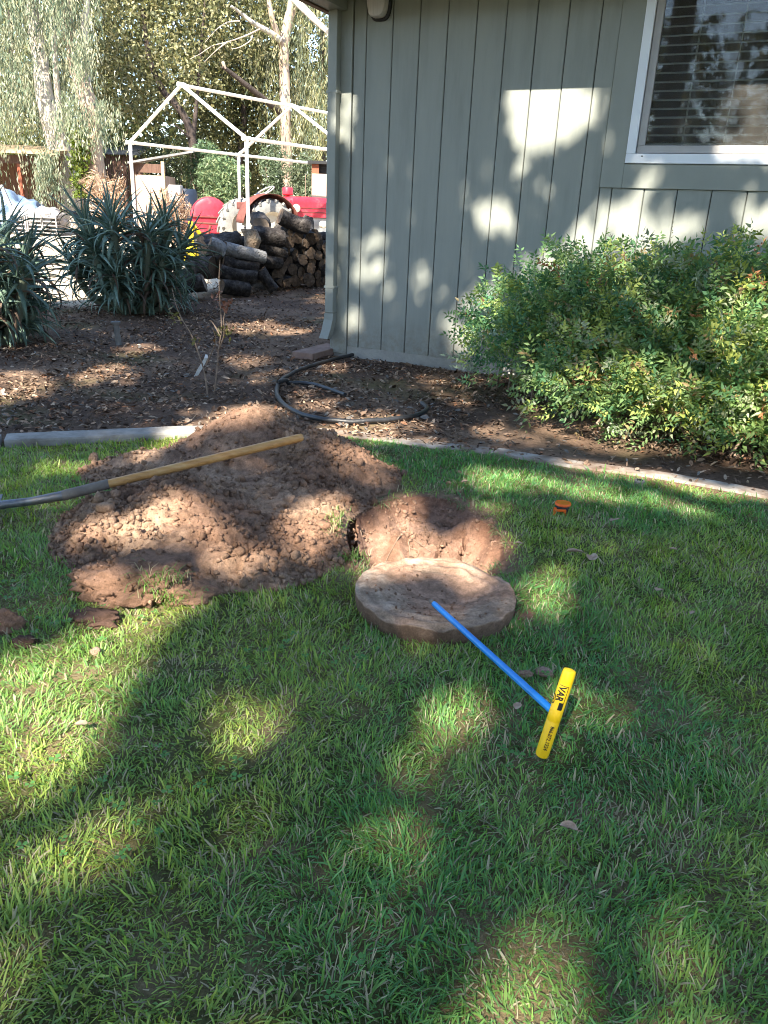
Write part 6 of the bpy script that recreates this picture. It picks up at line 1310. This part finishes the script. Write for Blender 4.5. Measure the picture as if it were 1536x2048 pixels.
# ================================================================== SHADE TREES BEHIND THE LENS
# open gaps in their canopy, described by where the sun spots fall in the garden (outline on the photograph, openness)
GAPS = [
 ([(-60, 1330), (110, 1275), (215, 1235), (300, 1190), (430, 1185), (440, 1205), (340, 1260), (280, 1330), (255, 1430), (205, 1525), (110, 1590), (-60, 1660)], 1.),
 ([(-60, 1740), (60, 1660), (160, 1600), (265, 1570), (385, 1580), (345, 1680), (215, 1750), (190, 1830), (120, 1900), (60, 1980), (-60, 2060)], .80),
 ([(415, 1395), (480, 1365), (545, 1390), (560, 1440), (520, 1485), (440, 1490), (412, 1450)], .93),
 ([(815, 1400), (880, 1378), (1005, 1378), (1010, 1440), (935, 1465), (915, 1550), (850, 1580), (795, 1540), (825, 1470)], .96),
 ([(690, 1660), (760, 1625), (850, 1640), (870, 1700), (810, 1750), (720, 1770), (670, 1730)], .86),
 ([(1160, 1400), (1215, 1370), (1275, 1400), (1270, 1440), (1200, 1450)], .84), ([(1040, 1170), (1090, 1145), (1150, 1150), (1160, 1200), (1110, 1240), (1050, 1225)], 1.),
 ([(1330, 1300), (1390, 1280), (1440, 1310), (1430, 1350), (1360, 1350)], .82), ([(1010, 1855), (1155, 1840), (1160, 2100), (930, 2100), (960, 1950)], .97),
 ([(1325, 1850), (1400, 1820), (1450, 1900), (1440, 2080), (1380, 2060), (1305, 1940)], .88),  # foliage kept between these two gaps stands in for the viewer's leg shadow
 ([(925, 925), (1060, 942), (1210, 972), (1420, 1008), (1440, 1030), (1300, 1020), (1180, 1005), (1090, 988), (990, 990), (930, 975)], .95), ([(940, 1000), (1000, 985), (1040, 1010), (990, 1040)], .75),
 ([(60, 925), (180, 920), (230, 940), (180, 955), (80, 955)], .9), ([(80, 1020), (150, 1010), (160, 1040), (90, 1060)], .6),
 ([(350, 850), (430, 822), (505, 805), (560, 815), (575, 835), (480, 862), (400, 880), (340, 915), (255, 950), (215, 950), (290, 905)], 1.),
 ([(300, 1005), (400, 985), (450, 1030), (500, 1075), (570, 1100), (555, 1160), (470, 1160), (380, 1110), (300, 1090), (230, 1120), (120, 1100), (130, 1060), (220, 1045)], .97),
 ([(555, 1020), (640, 1000), (715, 1000), (725, 1060), (690, 1115), (600, 1120), (560, 1080)], 1.), ([(690, 905), (750, 900), (795, 950), (780, 985), (720, 960), (680, 935)], .93), ([(420, 945), (500, 930), (560, 950), (520, 970), (440, 965)], .55),
 ([(150, 1175), (200, 1140), (270, 1130), (300, 1170), (260, 1215), (170, 1215)], .92), ([(340, 1160), (400, 1165), (405, 1195), (350, 1200)], .8), ([(560, 880), (640, 900), (660, 940), (600, 950)], .5),
 ([(705, 1050), (770, 1000), (832, 985), (845, 1040), (905, 1050), (950, 1030), (1010, 1065), (1020, 1120), (985, 1160), (720, 1160)], 1.),
 ([(895, 1160), (960, 1140), (1010, 1165), (1025, 1200), (985, 1205), (900, 1195)], .97), ([(715, 1160), (760, 1150), (760, 1210), (720, 1220)], .8), ([(850, 1225), (960, 1235), (900, 1265), (830, 1250)], .75),
 ([(1090, 918), (1200, 925), (1340, 950), (1536, 985), (1600, 1020), (1450, 1000), (1300, 972), (1150, 945)], 1.), ([(610, 845), (720, 858), (860, 880), (900, 895), (800, 893), (690, 885), (620, 865)], .98),
 ([(660, 825), (760, 822), (870, 840), (860, 868), (760, 872), (660, 858)], .95), ([(575, 785), (640, 780), (690, 800), (660, 830), (590, 815)], .93), ([(820, 745), (900, 755), (960, 790), (940, 830), (870, 790)], .8), ([(615, 722), (700, 725), (690, 745), (620, 742)], .85), ([(940, 850), (1060, 860), (1130, 890), (1040, 890), (950, 875)], .9),
 ([(-40, 735), (60, 740), (120, 760), (90, 800), (-40, 820)], .97), ([(130, 745), (230, 725), (290, 740), (260, 765), (150, 775)], .95), ([(225, 690), (300, 690), (330, 705), (290, 718), (230, 712)], .95), ([(460, 650), (540, 645), (640, 660), (560, 672), (470, 668)], .95), ([(440, 708), (520, 705), (540, 725), (460, 745)], .85), ([(500, 745), (560, 735), (560, 770), (510, 775)], .8), ([(600, 595), (650, 590), (655, 612), (610, 614)], .8), ([(180, 800), (300, 805), (420, 815), (380, 840), (200, 830)], .5),
 # house wall, trim and window
 ([(1015, 150), (1170, 140), (1180, 260), (1120, 320), (1040, 330), (1010, 270)], 1.), ([(1160, 150), (1235, 150), (1225, 235), (1180, 270)], .8), ([(1030, 320), (1070, 325), (1060, 400), (1030, 420)], .82), ([(955, 395), (1000, 390), (1045, 425), (1030, 480), (980, 490), (955, 450)], .93), ([(915, 375), (955, 380), (950, 420), (925, 420)], .65), ([(1075, 375), (1115, 380), (1110, 440), (1080, 430)], .6), ([(985, 305), (1010, 310), (1015, 350), (990, 345)], .55),
 ([(705, 500), (740, 465), (775, 480), (765, 560), (730, 585), (700, 560)], .92), ([(765, 560), (790, 545), (795, 600), (770, 640)], .7), ([(830, 535), (865, 530), (870, 590), (845, 605), (825, 575)], .86), ([(695, 615), (735, 615), (735, 665), (695, 670)], .95), ([(640, 140), (712, 140), (712, 300), (640, 310)], .95), ([(645, 430), (690, 440), (690, 640), (645, 640)], .6), ([(870, 615), (890, 610), (890, 660), (872, 665)], .7), ([(770, 320), (795, 325), (790, 370), (770, 365)], .5),
 ([(1130, 470), (1190, 420), (1240, 400), (1300, 380), (1300, 480), (1200, 510), (1130, 500)], .95), ([(1270, 335), (1310, 330), (1300, 400), (1260, 400)], .9), ([(1330, 390), (1370, 400), (1385, 470), (1320, 470)], .85), ([(1480, 410), (1560, 410), (1560, 490), (1470, 480)], .98), ([(1210, 345), (1245, 345), (1235, 400), (1200, 400)], .5),
 ([(1445, 130), (1600, 130), (1600, 345), (1420, 340), (1425, 250)], .96),
 # shrubs
 ([(890, 640), (940, 580), (1010, 570), (1020, 620), (970, 680), (930, 720), (895, 700)], .93), ([(1010, 530), (1090, 490), (1180, 480), (1190, 540), (1090, 560), (1020, 570)], .88), ([(1180, 500), (1280, 450), (1420, 430), (1430, 470), (1330, 520), (1230, 550)], .9), ([(1250, 590), (1330, 590), (1380, 630), (1330, 680), (1260, 660)], .93), ([(1400, 590), (1600, 560), (1600, 720), (1450, 720), (1390, 660)], .97),
 ([(1040, 790), (1160, 740), (1300, 720), (1420, 750), (1440, 860), (1380, 910), (1250, 920), (1120, 880), (1050, 840)], .96), ([(1430, 760), (1600, 740), (1600, 940), (1450, 930)], .95), ([(1130, 640), (1220, 640), (1220, 700), (1130, 700)], .7), ([(990, 700), (1050, 700), (1060, 750), (1000, 760)], .4), ([(1050, 610), (1130, 600), (1120, 640), (1050, 650)], .5),
 # yard beyond, log tops
 ([(-400, 625), (130, 612), (420, 575), (420, 200), (-400, 200)], 1.), ([(480, 470), (520, 455), (560, 470), (600, 440), (640, 430), (600, 405), (480, 440)], .9), ([(455, 485), (530, 490), (530, 520), (470, 510)], .6),
]
_hp = [proj(q-(SUN/SUN[2])*q[2])[:2] for q in (B, T)]      # beam that falls on the probe's yellow handle
GAPS.append(([(_hp[0][0]-25, _hp[0][1]+30), (_hp[0][0]+40, _hp[0][1]+25), (_hp[1][0]+45, _hp[1][1]-30), (_hp[1][0]-35, _hp[1][1]-30)], .93))
AL = [(np.array(ORG[o.name])+np.array([0, -.05, .85]), np.array([1.05, .8, .95])) for o in COL.objects if o.name.startswith('aloe_plant')]
ELL = [(np.array(e[0]), np.array(e[1])*1.02) for b in BUSH for e in b]+AL
hgx, hgy = hx, hy
def heap_fast(X, Y):
    i = np.clip(((X-hgx[0])/.0085).astype(int), 0, len(hgx)-1); j = np.clip(((Y-hgy[0])/.0085).astype(int), 0, len(hgy)-1); r = np.maximum(HZ[j, i], 0); return np.where((X > hgx[0]) & (X < hgx[-1]) & (Y > hgy[0]) & (Y < hgy[-1]), r, 0)
def sunhit(P):
    """where the sunbeam passing through P lands"""
    n = len(P); out = np.zeros((n, 3)); kind = np.zeros(n, int); done = np.zeros(n, bool); k = SUN/SUN[2]
    for z in np.arange(3.0, -.021, -.06):
        Q = P-k[None]*(P[:, 2]-z)[:, None]; off = (Q-P0)@NN; s = (Q-P0)@D; hit = (off < 0.0) & (s > S0)
        hit |= z < gz(Q[:, 0], Q[:, 1])+.01
        hit |= z < heap_fast(Q[:, 0], Q[:, 1])
        kd = np.zeros(n, int)
        for ei, (c, r_) in enumerate(ELL):
            if z > c[2]+r_[2]: continue
            he = (((Q-c)/r_)**2).sum(1) < 1; hit |= he
            if ei >= len(ELL)-2: kd[he] = 1
        lo_ = (Q-LA)@LNn; ls = (Q-LA)@ld_; hl = (lo_ < .35) & (lo_ > -.5) & (ls > -.4) & (ls < LLn+.4) & (z < .45+.80*np.clip((ls+.2)/1.0, 0, 1)); hit |= hl; kd[hl] = 2
        if z < .0: hit |= True
        new = hit & ~done; out[new] = Q[new]; kind[new] = kd[new]; done |= hit
        if done.all(): break
    return out, kind
def openness(P):
    h, kd = sunhit(P); px, py, zc = proj(h); inf = (zc > .2) & (px > -60) & (px < 1596) & (py > -100) & (py < 2110)
    # leafy, uneven outlines of the gaps
    wx = px+34*fbm(px*.018, py*.018, 0, 3, 190); wy = py+26*fbm(px*.018, py*.018, 7, 3, 191)
    o = np.zeros(len(P))
    for poly, wgt in GAPS:
        ins = inpoly(wx, wy, poly)
        if poly[0][0] == -400: ins &= kd == 0
        o = np.where(ins, np.maximum(o, wgt), o)
    o = np.where(kd == 1, .25*(o > 0), o)
    nat = np.where(fbm(h[:, 0]*1.1, h[:, 1]*1.1, 0, 3, 192) > .13, .9, .0)
    return np.where(inf, o, nat)
rs = np.random.default_rng(77); n = 220000
Xh = rs.uniform(-7.5, 7.0, n); Yh = rs.uniform(-3.5, 14.2, n); zc = 7.2+4.8*rs.beta(1.6, 1.6, n)+.8*fbm(Xh*.5, Yh*.5, 0, 2, 193)
P = np.stack([Xh, Yh, 0*Xh], -1)+(SUN/SUN[2])[None]*zc[:, None]
op = openness(P); keepl = rs.uniform(0, 1, n) > op
P = P[keepl]; n = len(P)
A = unit(rs.normal(0, 1, (n, 3)))*rs.uniform(.13, .22, (n, 1))/2; Bv = unit(np.cross(A, rs.normal(0, 1, (n, 3))))*rs.uniform(.085, .14, (n, 1))/2
C = palette(rs, n, [(.05, .09, .03), (.075, .12, .035), (.10, .14, .05)], [3, 3, 2])
TR = [(-5.2, -4.8), (4.2, -6.2)]; which = (np.hypot(P[:, 0]-TR[1][0], P[:, 1]-TR[1][1]+2) < np.hypot(P[:, 0]-TR[0][0], P[:, 1]-TR[0][1]+2)).astype(int)
for i, (x, y) in enumerate(TR):
    t_ = thing('shade_tree', (x, y, 0), ['broad shade tree standing behind and left of the viewpoint', 'broad shade tree standing behind and right of the viewpoint'][i], 'tree', 'shade trees over the lawn')
    mk_ = which == i; leaves_mesh('crown', P[mk_], A[mk_], Bv[mk_], C[mk_], t_)
    top = np.array([x+.4*(1 if i == 0 else -1), y+.6, 6.6]); limb(t_, [np.array([x, y, -.2]), np.array([x+.05, y, 1.5]), np.array([x+.2*(1-2*i), y+.3, 4.2]), top], .34, .22, 'dark_bark', 'trunk')
    cand = P[mk_][rs.choice(mk_.sum(), 400)]; best = []
    mids = (top[None]+cand)/2+np.array([0, 0, .5]); allp = np.array([smoothpath([top, mids[q], cand[q]], 6) for q in range(len(cand))]); oo = openness(allp.reshape(-1, 3)).reshape(len(cand), -1).mean(1)
    best = [(float(oo[q]), cand[q], mids[q]) for q in range(len(cand))]
    best.sort(key=lambda b: b[0]); chosen = []
    for sc_, c, mid_ in best:
        if sc_ > .10: break
        if all(np.linalg.norm(c-q[0]) > 1.3 for q in chosen): chosen.append((c, mid_))
        if len(chosen) >= 12: break
    for c, mid_ in chosen: limb(t_, [top-np.array([0, 0, .15]), mid_, c], .085, .02, 'dark_bark', 'limb', 5)
